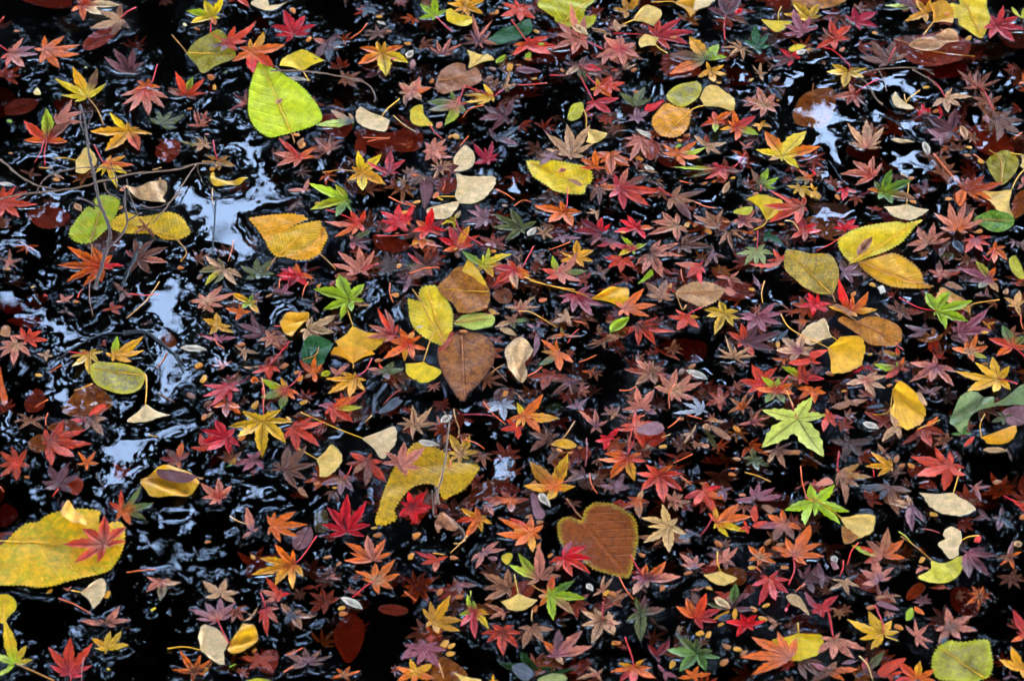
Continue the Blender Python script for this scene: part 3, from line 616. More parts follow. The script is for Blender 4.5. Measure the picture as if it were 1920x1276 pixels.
b 1110,720 1170,680 1280,670 1240,740;yg;;
g 1410,770 1230,580 1340,560 1530,590 1560,730;ye;;1380,820 1290,865#orange yellow ginkgo leaf half covered by a coral maple leaf right of centre
m 1730,660;1420,545 1620,590 1740,570 1765,710 1670,850 1420,810 1360,680;pk>cr;;
m 1740,850;1690,760 1860,800 1890,910 1740,970 1615,960 1600,860;cr:cm2,rd,rd,pk,cr,pu;w;
s 1540,805 70 0 ta
n 1570,800 1640,820 1690,890;ta
m 250,830;170,730 290,780 410,860 330,950 220,920 50,900 100,790;rd:rd,cp,or,rd,br,rd,rd;w;
s 130,895 70 -10 or
m 1070,870;1110,900 980,870 1220,880 1220,980 1110,1060 980,1010;tb;k;
m 1240,880;1170,880 1290,870 1300,900;or;;
m 650,990;740,890 880,900 930,1010 740,1080 620,1070;br;;
m 380,1080;470,960 630,985 680,1105 560,1100 490,1280 300,1270 240,1170;br>pk;;
m 220,1050;30,980 110,950 340,1000 230,1100 90,1110;cp:cp,lg,lg,lg,ye;;
m 930,1060;860,1050 910,980 1040,1120 970,1190 850,1200;mv>br;k;
m 130,1130;0,1110 240,1120 240,1210 110,1260 0,1200;cr;;
m 820,1170;590,1160 840,1130 860,1250 830,1370 700,1290;cr:pk,rd,rd,rd,cr;w;
m 1320,1030;1210,1010 1390,990 1470,1080 1390,1190 1310,1200 1210,1175 1130,1075;pg2;;1325,870
m 1420,900;1360,900 1440,860 1560,1000 1380,970;gd;w;
m 1540,1140;1240,1205 1400,1140 1460,1060 1560,1080;pk>cr;;
s 1300,940 55 40 or
s 1310,535 70 30 ta
m 1580,950;1550,960 1600,900 1590,1000;tb;k;
m 340,330;260,350 370,290 450,360 330,320;ta;k;
o 320,310 410,340 40 wh
s 280,225 90 -25 ta
m 350,420;300,420 380,380 440,440;br;w;
b 920,1210 1040,1180 1060,1260 980,1290;ru;s0.4;
m 560,1250;470,1190 620,1230;rb;w;
T 1520 250
m 1160,60;1020,20 1240,0 1150,130 1060,90;mv;;
o 1000,80 1040,195 55 wh
m 1180,130;1140,215 1210,100 1280,140 1230,210;or>br;k;
s 1405,125 70 0 ta
s 1385,195 80 -10 ta
n 1440,190 1520,250;or
s 1510,250 80 -30 or
b 1690,460 1610,380 1560,270 1570,230 1640,180 1740,150 1830,220 1840,290 1790,380;oy;;1680,240 1580,155#small olive yellow heart shaped leaf above a ginkgo leaf at the right edge
g 1780,500 1490,505 1570,590 1660,690 1720,700 1800,740;cy;;1830,400 1900,320#pale yellow ginkgo leaf with a long stalk at the right edge
b 1790,750 1900,700 1960,600 1900,500 1800,580;ob;s0.5;
m 1880,450;1830,500 1900,370 1950,420;pk;;
g 1870,190 1855,290 1900,310 1940,180;cy;;1770,180
n 1085,205 1330,490;or
m 1380,510;1320,480 1390,390 1540,400 1700,490 1610,630 1500,600;ru:ru,ru,ru,ru,or,or;;
b 1330,500 1280,560 1320,650 1370,590 1375,530;or;k;
s 1225,580 80 -10 or
m 550,400;255,360 370,250 560,220 635,270 600,380 390,470;cr>pk;;
m 640,520;500,500 560,430 715,350 900,440 930,590 720,650 600,620;lg:or,ol,gr,gr,tb,gr,gr;;
g 850,625 645,660 750,740 905,770 1050,680;cm;;860,520 870,420#cream ginkgo leaf shaped like a wide boat above two yellow leaves at right
s 890,400 80 20 or
s 905,605 80 -10 or
n 795,378 850,412;ta
m 310,490;225,520 340,480 410,560 280,610;rd:rd,rd,cr,rd;w;
s 240,565 80 -60 or
m 500,530;430,540 560,480;dr;w;
m 560,680;490,650 600,640 650,680 540,710;rb;w;
m 1020,500;920,470 1020,410 1120,520 990,550;pu;w;
m 310,860;190,840 230,790 400,760 440,820 300,890;rd;;
b 350,1150 260,1040 245,960 330,890 440,840 560,810 700,790 770,785 850,800 990,770 920,840 800,970 640,1060 500,1110 400,1150;ye;z;335,1190#long pointed yellow leaf with a brown stripe at the right
o 410,1100 545,940 70 tb
b 430,1140 560,1110 680,1070 740,1065 820,1100 920,1170 980,1240 1010,1320 1080,1360 940,1380 760,1370 600,1310 520,1250 460,1200;yw;zw;1085,1365#golden yellow pointed leaf with its tip touching dark water at the right
b 185,1430 60,1420 -60,1370 -150,1290 -230,1200 -225,1050 -150,1040 0,1065 110,1070 190,1100 240,1190 250,1290 220,1380;yg3;;200,1450 215,1500#round mottled yellow leaf with a visible pale midrib at the right
n 300,905 50,1055;cr
m 310,1230;260,1110 430,1170 480,1260 380,1340 260,1300;br;;
m 1300,850;1080,755 1225,640 1375,600 1440,725 1530,800 1400,895 1135,860;or>pk;;
b 1440,770 1530,710 1640,690 1780,730 1800,800 1720,870 1620,880 1520,830;gm;w;#crinkled dark green leaf near the right edge
m 1040,980;840,995 950,820 1090,810 1190,880 1240,940 1060,990 900,1060;tb>pk;;
s 1490,870 90 10 or
m 1460,930;1345,960 1400,900 1600,930 1590,1010 1520,1100 1365,1080;mp>cr;;
m 1630,1020;1550,1090 1570,1030 1640,960 1730,1010 1740,1140 1620,1190;or;;1580,1130 1530,1090
m 1190,1000;1140,1100 1160,980 1240,970 1230,1050;br;w;
o 1270,960 1350,1060 70 gy
b 1150,1080 1250,1060 1280,1110 1180,1130;ol;s0.3;
m 1580,1290;1300,1200 1460,1130 1640,1200 1660,1300 1660,1430 1480,1420 1380,1330;mp:mp,yg,or,or,yb,ol,pu;;
b 1760,1110 1810,1085 1850,1140 1880,1210 1890,1290 1830,1270 1770,1190;yg;;#yellow leaf edge tilted up at the right edge of the picture
m 1140,1240;1030,1220 1140,1130 1350,1250 1240,1290 1130,1330 1080,1290;pk>br;w;
m 1860,1000;1810,980 1900,940 1920,1050;br;w;
m 20,350;-20,330 40,340 40,400;rd;;
m 30,520;0,460 60,490 90,590 0,600;yo;;
b 0,640 150,620 330,660 300,760 100,780;db;s0.5;
b 600,700 800,720 860,800 700,810;dr;s1;
s 180,480 90 -35 gy
T 0 500
m 250,640;180,540 260,545 375,570 425,660 330,720 210,680 110,620;cr:cr,cr,cr,cr,cr,cr,pk;;
m 150,690;90,610 250,690 270,790 120,890 0,820 -40,740 0,670;ta>pk;;
b 0,600 30,520 90,540 80,620;ta;s0.2;
m 400,790;330,770 440,730 470,790 410,840;ta;w;
b 220,1200 320,1080 400,1140 380,1260 250,1290;rb;s0.8;
b 560,1250 700,1090 820,1040 980,1160 980,1250 800,1330 600,1320;ob;s0.5;
b -40,960 0,880 30,1020 70,1180 20,1210;or;s0.2;
m 790,760;620,800 700,740 860,720 920,760 870,860 790,960 640,930;yt;w;610,760
m 1010,790;930,770 1040,630 1275,645 1285,790 1170,870 1000,850;yo:yo,lg,yo,yo,yo,yo;;
m 930,690;880,700 920,640 940,710;rb;;
b 1290,970 1260,1060 1190,1120 1080,1140 950,1100 850,1040 800,950 810,880 870,840 960,850 1060,860 1180,890 1250,920;yc;;#oval yellow and grey brown leaf with a wet dark rim at the left
n 1290,960 1300,1080 1290,1210;yo
n 820,1045 660,1110;yo
n 545,865 440,930;or
n 425,1170 310,1240;or
g 1290,1215 1190,1310 1130,1375 1300,1370 1420,1340 1510,1310;cm;;1300,1080 1297,970#cream ginkgo leaf hanging from an upright yellow stalk at the left
m 570,300;500,330 530,250 650,250 620,310;pk;w;
s 675,310 65 0 or
n 690,280 730,210;cr
m 1100,220;1005,150 1130,200 1170,290 1060,330;br:br,pk,rb,br;w;
m 980,370;900,390 1000,310 1100,350 1060,430;ru;w;
m 590,400;510,410 590,360 660,440;br;w;
s 290,180 45 30 or
s 405,255 50 -20 cr
s 345,960 80 -15 or
s 1760,880 120 15 or
s 1760,880 80 30 ta
o 1600,725 1830,740 60 wh
m 1840,340;1755,270 1880,260 1790,390 1790,440 1900,430;ta;k;
s 1770,90 70 60 br
s 1800,1000 80 60 or
s 1690,1140 110 -50 br
s 1840,1210 90 30 br
n 800,130 830,460;br
n 1410,130 1120,455;ta
n 1480,755 1390,890;pk
n 1150,250 1410,258;cr
n 1390,1110 1545,1195;br
o 725,1065 755,1110 22 wh
o 800,1230 870,1205 28 wh
m 1310,500;1260,510 1340,480;rb;w;
m 900,1270;830,1290 960,1240 900,1300;rd;w;
b 1400,620 1500,580 1570,680 1480,720;ob;s1;
b -20,300 150,280 220,380 60,420;dr;s2;
b 60,480 250,430 390,480 250,540;ru;s2;
m 1800,610;1740,610 1780,580 1860,640;dr;w;
T 380 500
m 1300,300;1205,70 1435,150 1435,310 1320,430 1220,480 1065,380 980,215;lg;;1380,350 1480,350
g 1330,525 1170,670 1250,745 1380,765 1520,735 1625,640 1540,590;yw;;1290,410 1265,335#golden yellow ginkgo leaf with a brown edge below the green maple leaf
g 1330,860 1130,780 1180,730 1320,720 1460,740 1530,790;yo;;1335,900
m 840,100;680,80 760,20 830,0 990,130 930,190 760,200 650,110;rd:rd,rd,or,or,rd,dr,rd;w;
n 690,135 680,220;or
n 935,165 885,300;or
m 720,230;640,200 760,150 800,240;mp;w;
m 1010,280;1000,230 1010,330 1070,280;tb;k;
m 950,340;830,310 1000,330 1030,410 940,380;gy:gy,tb,tb,gy;w;
m 20,330;-30,260 180,200 290,290 190,390 90,430 -40,400 -120,330;ta>pk;;
m 420,320;250,250 440,250 490,300 500,420 340,380;yg:yo,lg,yo,yo,lg;w;
m 350,400;200,370 330,330 430,410 290,480;or;;
m 130,520;0,470 120,400 260,540 290,600 60,610;yd;w;
m 530,590;300,520 430,420 520,520 660,560 750,590 340,630;pu;;
m 600,640;560,580 650,590 760,670 680,730 560,740 490,680;pk>tb;;
b 700,560 685,520 740,450 860,430 940,425 930,490 880,560 830,600 790,665 740,620;yw;k;
m 930,550;970,440 1190,420 1170,600 1075,725 900,690 860,600;ct;;
m 1080,660;1060,640 1140,700;ta;;
b 890,850 880,750 930,650 1010,640 1150,700 1090,830 1060,890 980,890;gd;w;1000,790 1030,720#dark green leaf pressed under a cream maple leaf left of centre
m 990,740;910,740 1000,690 1070,760 960,830;gd;w;
m 370,750;280,710 380,700 500,780 380,850 310,800;ta;k;
n 105,640 130,690 190,730;or
m 150,640;0,640 90,590 190,600 310,630 170,680;mp;;
n 640,560 700,570;cr
m 580,880;430,960 520,890 690,940 600,1010;cr;;620,850 770,670
o 430,1000 495,1020 60 or
m 230,1050;0,1070 160,1020 330,1030 330,1130 250,1210 80,1270 0,1180;cp;;
m 250,980;200,980 280,960;cm2;w;
m 380,1000;320,1040 420,960;dr;w;
m 745,1090;520,1010 690,990 860,1140 820,1190 690,1275 510,1180;cr:lg,yo,or,or,gr,gr;;870,940
n 525,1010 540,1270;pk
m 990,970;860,870 1000,840 1070,900 1040,960 1000,1070 900,1020;or:rb,or,or,or,or,tb;;
s 865,990 75 60 or
s 835,935 70 30 ta
o 1050,970 1135,940 55 yg
m 1350,980;1215,935 1350,930 1450,1020 1440,1110 1300,1180 1110,1140 1090,1020;yo;;1440,930 1500,820
m 1200,960;1130,890 1310,860 1270,930 1150,990;pk;;
m 1700,610;1610,380 1730,520 1740,640 1610,690 1450,640 1470,530 1550,440;cp:pk,cr,cr,pk,pk,pk,cr;;
m 1820,690;1750,570 1950,630 2000,740 1890,680 1870,850 1790,840 1600,830 1640,660;oc:or,or,or,or,or,yo,or,or;;
m 1600,920;1450,920 1560,870 1700,840 1790,940 1650,1030 1490,970;ol:pk,cr,ol,ol,pu,pu;;
m 1240,1190;1160,1180 1240,1130;oc;;
m 1240,1230;1120,1290 1020,1250 1190,1180 1310,1150 1450,1110 1330,1300;cr:cr,mp,cr,or,cr,or;;
m 1830,120;1700,140 1720,60 1900,60 1870,180 1790,240;pu;w;
s 1705,250 90 5 or
n 1660,150 1660,250 1690,320;or
n 1755,1090 1600,1230;rb
s 1850,640 80 50 or
b 1520,1200 1560,1100 1620,1030 1630,1060 1540,1170 1530,1290 1500,1290;gy;w;
b 1590,1290 1640,1200 1720,1150 1740,1170 1680,1250;gy;w;
m 680,790;620,800 740,780 720,820;tb;k;
s 720,880 100 35 ta
m 450,890;360,900 500,880;ta;;
m 1300,30;1150,0 1330,100 1400,60;pk;;
s 1300,150 50 0 or
s 1030,170 60 50 or
s 1150,150 80 40 rb
o 560,270 620,245 18 ta
o 1950,540 1890,560 20 wh
m 40,1240;0,1240 100,1200 80,1300;rb;w;
m 270,1240;170,1290 320,1220 340,1310;or;;
s 340,690 90 20 or
s 1560,830 90 0 or
m 1700,1030;1660,1000 1740,1100;tb;k;
s 15,1000 80 80 or
s 895,1200 90 20 or
T 760 500
b 750,230 740,330 690,390 600,420 480,410 420,330 350,280 290,190 380,80 450,20 540,10 690,130;ob;w;#orange brown wet leaf above the brown heart shaped leaf
g 500,50 640,150 715,180 640,40 560,-60;yt;;
s 490,290 150 10 tb
s 700,380 80 15 or
s 770,395 80 -40 or
b 360,720 290,690 200,650 120,600 50,500 30,380 25,290 70,290 140,310 120,260 140,190 220,170 300,190 350,270 400,350 420,430 420,530 400,640;ye;z;120,290 65,210#bright yellow heart shaped leaf at the centre of the pond
g 160,840 0,860 20,960 130,1020 230,1010 320,930 240,880;ye;;210,690 260,580#bright yellow ginkgo leaf with its stalk on the yellow heart shaped leaf
b 430,500 520,430 640,410 760,425 795,460 770,520 680,545 600,560 500,530;pg;;830,420#pale green oval leaf between two brown leaves at the centre
s 515,572 90 -5 ta
b 500,610 560,590 640,590 730,640 790,730 780,850 720,950 640,1050 560,1120 520,1190 460,1160 410,1080 340,960 300,860 290,750 340,690 430,610;hb;zw;#large brown heart shaped leaf at the centre
b 290,760 340,760 400,690 435,610 400,600 350,690 300,730;ru;k;
m 960,60;770,20 940,-10 1115,80 1100,140 990,230 790,175;cp:cp,cr,or,or,ta,cr;;
n 1050,130 1500,245;yo
m 1510,250;1360,270 1640,180 1690,250 1770,350 1660,470 1480,430 1380,340;cp>mp;;
g 1640,280 1720,250 1820,190 1890,180 1970,200 1980,320 1900,360;yw;;1520,235 1100,130#golden yellow ginkgo leaf with a very long stalk right of centre
m 1010,380;880,370 1020,295 1160,280 1190,370 1010,410;pk>ta;k;
n 1005,410 1110,420 1340,550;yo
m 940,470;790,545 870,440 1000,410 1080,500 970,560;tb:ta,tb,tb,gr,ol;;
b 835,545 870,580 960,610 975,590 930,550 870,530;ct;;
m 1440,450;1340,420 1420,370 1500,460 1470,530 1290,500;ta;;
n 1500,490 1600,515;or
s 1220,295 110 20 pk
m 1170,550;1070,530 1190,500 1250,560 1230,640;gy:mv,mv,gy,gy;w;
b 900,700 990,650 1080,665 1130,750 1100,820 1060,860 1080,970 1040,1030 960,980 910,930 900,850 880,760;ct;k;#crumpled cream beige leaf right of the brown heart shaped leaf
b 1130,800 1140,680 1160,590 1195,680 1160,770;mv;k;
m 1360,755;1200,660 1340,655 1370,720 1490,880 1370,940 1180,900 1200,760;or:or,or,or,or,or,gd,yb;;
m 1270,950;1090,990 1200,900 1340,910 1490,1000 1210,1110;rb;;
n 1085,990 1210,910;or
m 1465,1025;1260,1035 1390,970 1620,1015 1630,1080 1560,1130 1480,1150 1280,1150;mv>br;k;
m 810,640;730,620 860,610 870,680 800,690;rb;w;
m 1400,610;1250,640 1380,550 1450,600 1560,610;or:tb,ol,ta,pk;w;
n 1440,670 1540,545;cr
m 1740,670;1600,710 1650,650 1880,610 1770,740 1640,730;tb;k;
n 1540,840 1690,780;or
m 1640,940;1560,930 1690,900 1640,975;or;k;
m 1530,1230;1420,1250 1500,1180 1610,1190 1580,1290;mv;w;
m 860,1210;710,1220 900,1160 970,1190 990,1290 880,1380 730,1320;gy3;;
m 1040,1320;990,1220 1220,1180 1365,1340 1195,1485 1040,1430 980,1440 910,1360;or:ye,or,yo,or,yo,yo,or;;
m 1000,1420;840,1450 890,1360 1060,1420 1000,1530;oc;;
n 690,1210 885,1410;or
n 515,1325 830,1345;cm2
n 770,895 900,1030;br
n 760,965 880,890;yb
s 885,1125 70 60 ta
m 1000,1130;950,1110 1040,1150 1060,1210;ta;k;
o 1820,590 1930,470 90 lg
m 1850,490;1780,490 1870,480;ta;k;
s 60,1260 50 0 ta
b 60,20 170,10 180,90 50,130;br;w;
m 120,80;20,120 160,20 200,60 230,110;mv>br;w;
m 20,180;-20,250 60,180 40,100;mv;w;
n 40,100 180,50 290,45;or
m 30,640;-60,600 80,600 60,660;or;;
m 70,1000;0,1000 110,1000;tb;;
b 780,220 900,200 950,270 900,330 800,300;tb;s0.3;
m 1740,60;1640,50 1700,-20 1820,20 1780,130;br;w;
m 1200,850;1080,860 1150,820 1170,900;db;w;
b 1240,1250 1350,1200 1380,1260 1290,1300;gd;s1;
T 1140 500
b 600,240 620,200 720,150 830,135 940,150 1010,190 1030,220 980,290 900,340 830,365 740,330 650,290;tb2;zw;660,390 690,345#oval beige brown leaf with a curled lower edge right of centre
m 470,270;330,145 520,110 600,270 580,320 450,335 330,280;tb;;
s 550,170 65 60 or
m 140,385;320,235 430,360 370,460 180,470 95,470 60,320;pk>or;;
m 260,520;170,610 270,700 420,690 610,600 450,520 310,470 450,450;br>cr;;
o 20,590 185,470 80 lg
m 700,430;520,450 590,400 815,455 810,555 610,580;cr:cr,cr,yo,cr,cr;;830,370
m 1030,410;985,300 1165,390 1180,470 1110,540 945,605 865,470 845,380;yt;;
m 1330,440;1160,420 1480,355 1560,440 1540,530 1390,600 1230,590 1160,490;mp;;
m 1210,670;1180,520 1330,520 1540,600 1480,755 1290,810 1140,720 1060,590;pu:cr,pu,pu,pu,cr,cr,cr;;
m 1120,830;1030,660 1120,720 1270,730 1320,820 1210,880 960,830 970,760;ta;k;
m 380,930;240,840 370,830 500,900 520,980 420,1060 240,1060 140,940;tb:pk,pk,tb,ru,tb,tb,rb;;
m 575,1110;400,1080 450,965 610,920 750,960 840,1045 770,1190 650,1220 560,1200;ta>pk;;
n 590,1050 540,1140 545,1270;or
o 690,925 880,1000 62 wh
s 745,880 90 30 tb
s 650,930 90 60 br
n 105,1110 190,1110 250,1070;or
s 450,1058 45 10 cy
m 1370,1050;1270,880 1500,890 1490,990 1330,1160 1230,1130 1165,1005;rd>cr;;
m 1500,1100;1350,1010 1510,1000 1635,1055 1650,1170 1560,1250 1390,1240 1290,1120;cr:lg,lg,or,or,gr,gr,or;;1540,1040 1600,970
m 1720,990;1530,900 1720,850 1900,890 1920,1010 1780,1050 1690,1050 1580,1000;cr:lg,cr,pu,cp,cr,cr,br;;
m 1690,760;1530,620 1720,610 1820,730 1790,800 1610,870 1480,790;mp>ta;;
b 1700,830 1800,790 1890,740 1880,780 1780,830;oc;;
m 1560,830;1450,810 1600,820 1560,880;or;;
m 1500,670;1480,650 1600,610 1500,760;gy:gy,gy,yo;w;
m 1800,860;1580,890 1840,840 1890,890;oc;;
m 1830,1080;1670,1080 1900,1060 1930,1130 1830,1220 1690,1180;or;;
m 1000,1180;890,1120 980,1060 1080,1130 1050,1240 1000,1290 860,1230;pk>rb;;
m 1190,1250;1070,1180 1240,1130 1290,1160 1280,1250 1200,1320 1060,1310;or>tb;k;
m 300,1250;160,1190 250,1100 410,1090 400,1230 430,1290 120,1270;pk;;
m 60,1310;-40,1280 40,1250 110,1240 130,1340 20,1380;ta;k;
m 840,1270;660,1220 740,1150 840,1200 890,1300 760,1330 570,1320;gy3;;
m 1080,90;960,100 1160,60 1190,160 1100,200;pk:pk,pk,tb,rb;;
b 1030,190 1080,180 1130,230 1090,260 1040,230;pk;;
n 1385,145 1360,250 1370,340;yo
n 645,35 670,145;or
m 1340,180;1290,80 1390,150 1350,210;mv;w;
s 1270,200 70 -10 ta
n 1480,345 1590,385;br
m 1740,480;1610,490 1690,430 1820,490 1690,580;or>br;;
m 1850,320;1740,270 1860,270 1960,330 1930,420 1810,445 1690,370;rd;;
b 1640,1290 1720,1230 1790,1170 1800,1230 1760,1290;pg;;
n 1580,1130 1640,1270;yo
m 100,640;-20,640 80,600 160,640 0,680;tb;;
m 20,500;-20,480 80,480;ta;;
n 1530,445 1600,560 1740,640 1890,690;yo
b 300,110 380,20 395,80 270,150;lg;;
m 460,740;390,700 530,760 640,860 400,770;ru;s0.8;
b 640,660 860,680 850,820 720,850 650,780;dr;s2;
T 1520 500
b 400,480 520,440 640,465 780,530 810,620 770,690 640,705 520,690 430,610 390,580 300,520 240,480 290,440;tb3;w;230,380 160,340#orange brown leaf with a dark hole at the right
m 365,390;240,190 370,270 510,240 590,405 410,460 300,440 150,390;or:rd,or,or,yo,yo,or,yo;;350,300
b 370,450 340,400 220,350 200,370 280,410 340,460;tb;;
m 50,340;-30,260 60,270 180,340 150,420 10,440 -60,360;rd;;
s 380,240 70 50 ta
g 620,240 585,185 640,165 665,230;wh;;
s 480,150 80 25 gy
s 550,160 75 -30 or
g 1400,400 1100,300 1140,200 1190,190 1300,260 1400,330 1420,470;ot2;;1430,340 1670,300#pale orange ginkgo leaf beneath the light green maple leaf at right
m 1110,410;1020,230 1240,240 1430,320 1400,520 1195,585 1090,460;lg:lg,lg,lg,lg,lg,lg;;960,370 785,280
m 1310,580;1360,420 1570,410 1620,575 1380,690 1240,540;mp;;
m 1320,500;1250,480 1340,440;mp;;
m 1560,520;1520,480 1640,490 1600,560;yo;s0.2;
m 1410,760;1390,640 1470,620 1575,700 1560,830 1440,850 1245,745;ta:or,or,or,yg,or,or;;
m 1790,720;1700,515 1910,620 1950,730 1640,800 1570,640;cr:gr,gr,or,or,cr;;1900,810
m 1660,990;1610,795 1760,895 1770,1100 1615,1165 1380,1130 1270,945 1450,880;yw;;1830,1045
s 1540,605 80 0 or
g 150,715 260,640 420,630 480,690 470,800 440,880 340,940 220,960 180,940 180,790;yw;;0,665#golden yellow ginkgo leaf with a browned edge at the right
g 190,620 70,680 0,700 -70,660 -90,600 0,510 60,490 120,460 160,540;cm;;260,680#pale cream ginkgo leaf behind the golden ginkgo leaf at the right
m 780,800;640,760 790,810 760,720;ol:yb,cr,cr;;
m 780,890;550,885 760,850 830,820 870,930 660,1010;rb:lg,lg,or,ru,cr;;
n 750,690 820,750;cr
m 1110,880;870,880 1090,790 1290,950 1270,1075 1060,1040 870,1020;mp>pk;;
s 1030,970 70 20 or
m 490,1000;400,950 590,930 670,990 665,1100 570,1160 310,1060;pk>ta;;
m 800,400;650,350 740,300 820,330 1020,400 900,480 780,480;br:br,br,br,rb,br,tb;;
m 1030,560;860,640 820,550 1010,500 1080,550;pu;w;
s 525,775 60 0 or
m 600,770;560,780 640,740 640,800;tb;k;
s 700,1050 70 20 or
m 1050,1120;930,1050 1000,1060 1170,1060 1120,1140 940,1100;mv>br;w;
g 730,1080 700,1290 720,1400 820,1450 880,1460 960,1410 1020,1310 980,1200 880,1100 790,1040;yw;k;690,1290 550,1320#folded golden yellow ginkgo leaf standing in dark water at right
b 930,1150 970,1130 1030,1230 1000,1240;ta;;
b 1360,1480 1280,1440 1230,1380 1280,1260 1350,1170 1480,1140 1590,1180 1620,1220 1600,1270 1500,1290 1410,1350;gm2;k;#grey green curled broad leaf at the right edge
b 1600,1230 1740,1150 1860,1050 1960,1040 1950,1210 1800,1220;gm2;;#flat grey green leaf running out of the right edge
m 330,1200;180,1260 300,1150 500,1180 380,1230;tb;w;
s 295,1100 60 0 or
m 30,1120;-60,1080 140,1130 20,1210;or;;
b 0,760 150,740 60,810 0,820;oc;;
m 30,930;0,870 120,920 60,960;pu;w;
m 500,880;460,890 550,920;rd;;
m 400,940;370,920 460,900;rd;;
s 170,950 120 -35 ta
m 290,60;250,0 420,0 470,90 370,160 260,130;mv;w;
m 1140,90;1050,60 1180,50 1330,80 1200,120 1130,160 1080,120;pk>rb;w;
b 1190,160 1250,130 1350,190 1300,200;tb;;
m 1550,250;1440,270 1560,190 1620,280;mv>br;;
m 1820,350;1710,280 1850,210 1900,320 1850,440 1740,350;ot2;;
n 1860,440 1880,570;or
s 1730,220 80 70 tb
m 1500,690;1480,650 1540,660;ta;;
s 1540,860 80 0 tb
m 1810,150;1760,140 1870,180 1890,130;ru;w;
n 570,435 610,465;ta
s 770,1015 60 -20 ta
T 0 750
b 250,380 340,310 430,340 420,440 300,460;ob;s0.5;
b 420,240 560,180 720,200 700,280 500,280;ob;s0.6;
m 270,180;150,120 290,130 410,150 390,260 160,265 120,200;tb;k;
m 800,150;620,200 780,140 940,60 960,180 920,330 760,280;br:cp,cp,or,tb,tb,br;w;
b 800,150 810,110 870,65 940,55 900,100;oc;;
n 425,130 410,240;or
m 430,370;400,260 570,185 770,265 820,400 670,570 460,600 370,400;rb>cr;;
m 760,550;690,470 850,465 885,570 770,640 680,590;or;k;
m 150,560;100,420 240,450 270,600 150,720 0,690 -20,600 0,480;oc>rb;;
m 520,740;430,590 610,560 710,680 640,830 400,830 370,740;pu;;
n 520,800 465,870;cr
s 240,680 60 0 or
s 560,920 70 60 pu
b -60,1260 0,1310 200,1120 340,1090 400,1050 520,1010 680,980 880,990 880,1050 900,1110 1080,1090 1100,1300 1000,1480 900,1540 700,1600 500,1660 350,1680 200,1660 0,1665 -60,1600;yb2;zw;#very large golden yellow leaf cut by the left edge
b 720,1050 770,1140 640,1140 580,1110 560,1060 545,1000 600,925 640,960 680,1020;yw;k;#small golden yellow ginkgo leaf lying on the very large golden leaf
m 1090,985;965,910 1075,810 1110,900 1260,810 1370,910 1290,1055 1155,1110 1025,1060;or:cr,cr,gr2,gr2,gr2,gr2,or,or;;
m 920,1310;730,1160 930,1060 1130,1150 1130,1295 1070,1310 870,1470 660,1490 560,1320;pk>cr;;
m 1570,530;1470,430 1620,370 1690,460 1600,610 1450,630 1410,530;rb:br,or,rb,or,tb,dr;w;
b 1250,740 1400,640 1520,610 1680,640 1750,710 1760,770 1650,860 1490,885 1350,890 1300,830;yd2;k;1800,700#golden leaf folded along a dark slot at the left
b 1400,650 1500,650 1740,710 1640,770 1480,750 1400,700;pu;;
m 1830,440;1690,430 1770,290 1890,280;cr;;
n 1320,300 1400,320;ta
m 0,1180;-60,1200 60,1170 180,1190 40,1240;rb;s0.3;
b 10,950 80,920 160,1020 60,1120 0,1100;dr;s2;
s 1810,160 80 60 or
s 1840,1255 70 0 or
b 560,700 700,690 740,760 680,840 600,800;ru;s0.4;
n 0,760 35,810;or
n 850,640 930,780;db
b 900,1000 1000,900 1050,960 980,1000;db;s2;
T 380 750
m 215,345;-10,280 110,190 290,260 330,430 235,500 40,525 -40,400;cd;;
m 530,200;350,115 700,110 800,200 740,390 530,510 310,390 225,235;yt2;;540,150 530,-100
m 790,240;850,175 990,165 1095,265 1035,420 840,460 690,375 720,260;cr;;
m 1150,90;1360,-10 1420,100 1340,210 1165,235 1085,150 1040,60;cr:or,yg,cr,cr,cr,mp;;
g 1410,335 1530,440 1570,505 1620,500 1720,350 1690,230 1590,290 1480,330;cm;;1200,260 870,115#pale cream ginkgo leaf with a very long slanting stalk left of centre
g 1010,520 1035,680 1110,680 1170,630 1230,550 1220,460 1140,400 1090,470;cy;;850,435#yellow cream ginkgo leaf with a ruffled edge below left of centre
m 960,110;800,150 950,80 1050,180 1060,90;pu:br,pu,pu,mv;w;
m 210,30;90,90 180,-20 340,110 210,190;ru:or,ru,or,ru;w;
m 470,530;280,570 390,480 520,450 540,610 350,650;pu>mp;;
m 725,625;610,560 760,400 930,470 1010,580 920,700 840,790 600,620;br;;
b 840,790 880,770 930,850 880,840;tb;;
m 1250,700;1040,740 1210,620 1370,690 1340,810 1220,850;tb>mv;w;1320,590
s 1010,740 70 -5 or
s 1175,780 70 -10 or
m 1460,550;1300,470 1500,480 1600,550 1620,720 1440,780 1330,670 1260,580;rb:cr,rb,cr,cr,br,tb,rb;;
m 1850,210;1860,75 1920,260 1860,360 1770,270 1720,220 1770,150;ta;k;
b 1800,480 1890,395 1990,430 2060,440 2180,500 2200,560 2440,620 2420,700 2320,810 2200,870 2130,890 2080,800 2000,760 1870,780 1770,880 1700,990 1720,1060 1600,1115 1530,1100 1560,980 1620,770 1700,600;yg4;zw;#big arched yellow leaf torn at its lower side left of centre
m 1750,590;1580,590 1620,510 1790,420 1890,530 1900,650 1810,710;pk;;
m 150,860;-20,740 140,690 265,770 230,860 150,930 60,940 -10,880;cr>pk;;
m 440,1160;390,970 500,1140 350,1220;mv>pk;;
m 610,1110;570,1020 640,990 830,985 935,1110 850,1220 690,1265 580,1200;or;;
n 240,1035 400,1110;ta
m 1280,1160;1050,1110 1100,955 1285,865 1460,950 1490,1110 1440,1210 1110,1215;cd;;
m 1850,960;1760,910 1830,840 1960,890 2010,1000 1900,1110 1780,1050;dr>rd;;
s 1520,1130 65 0 or
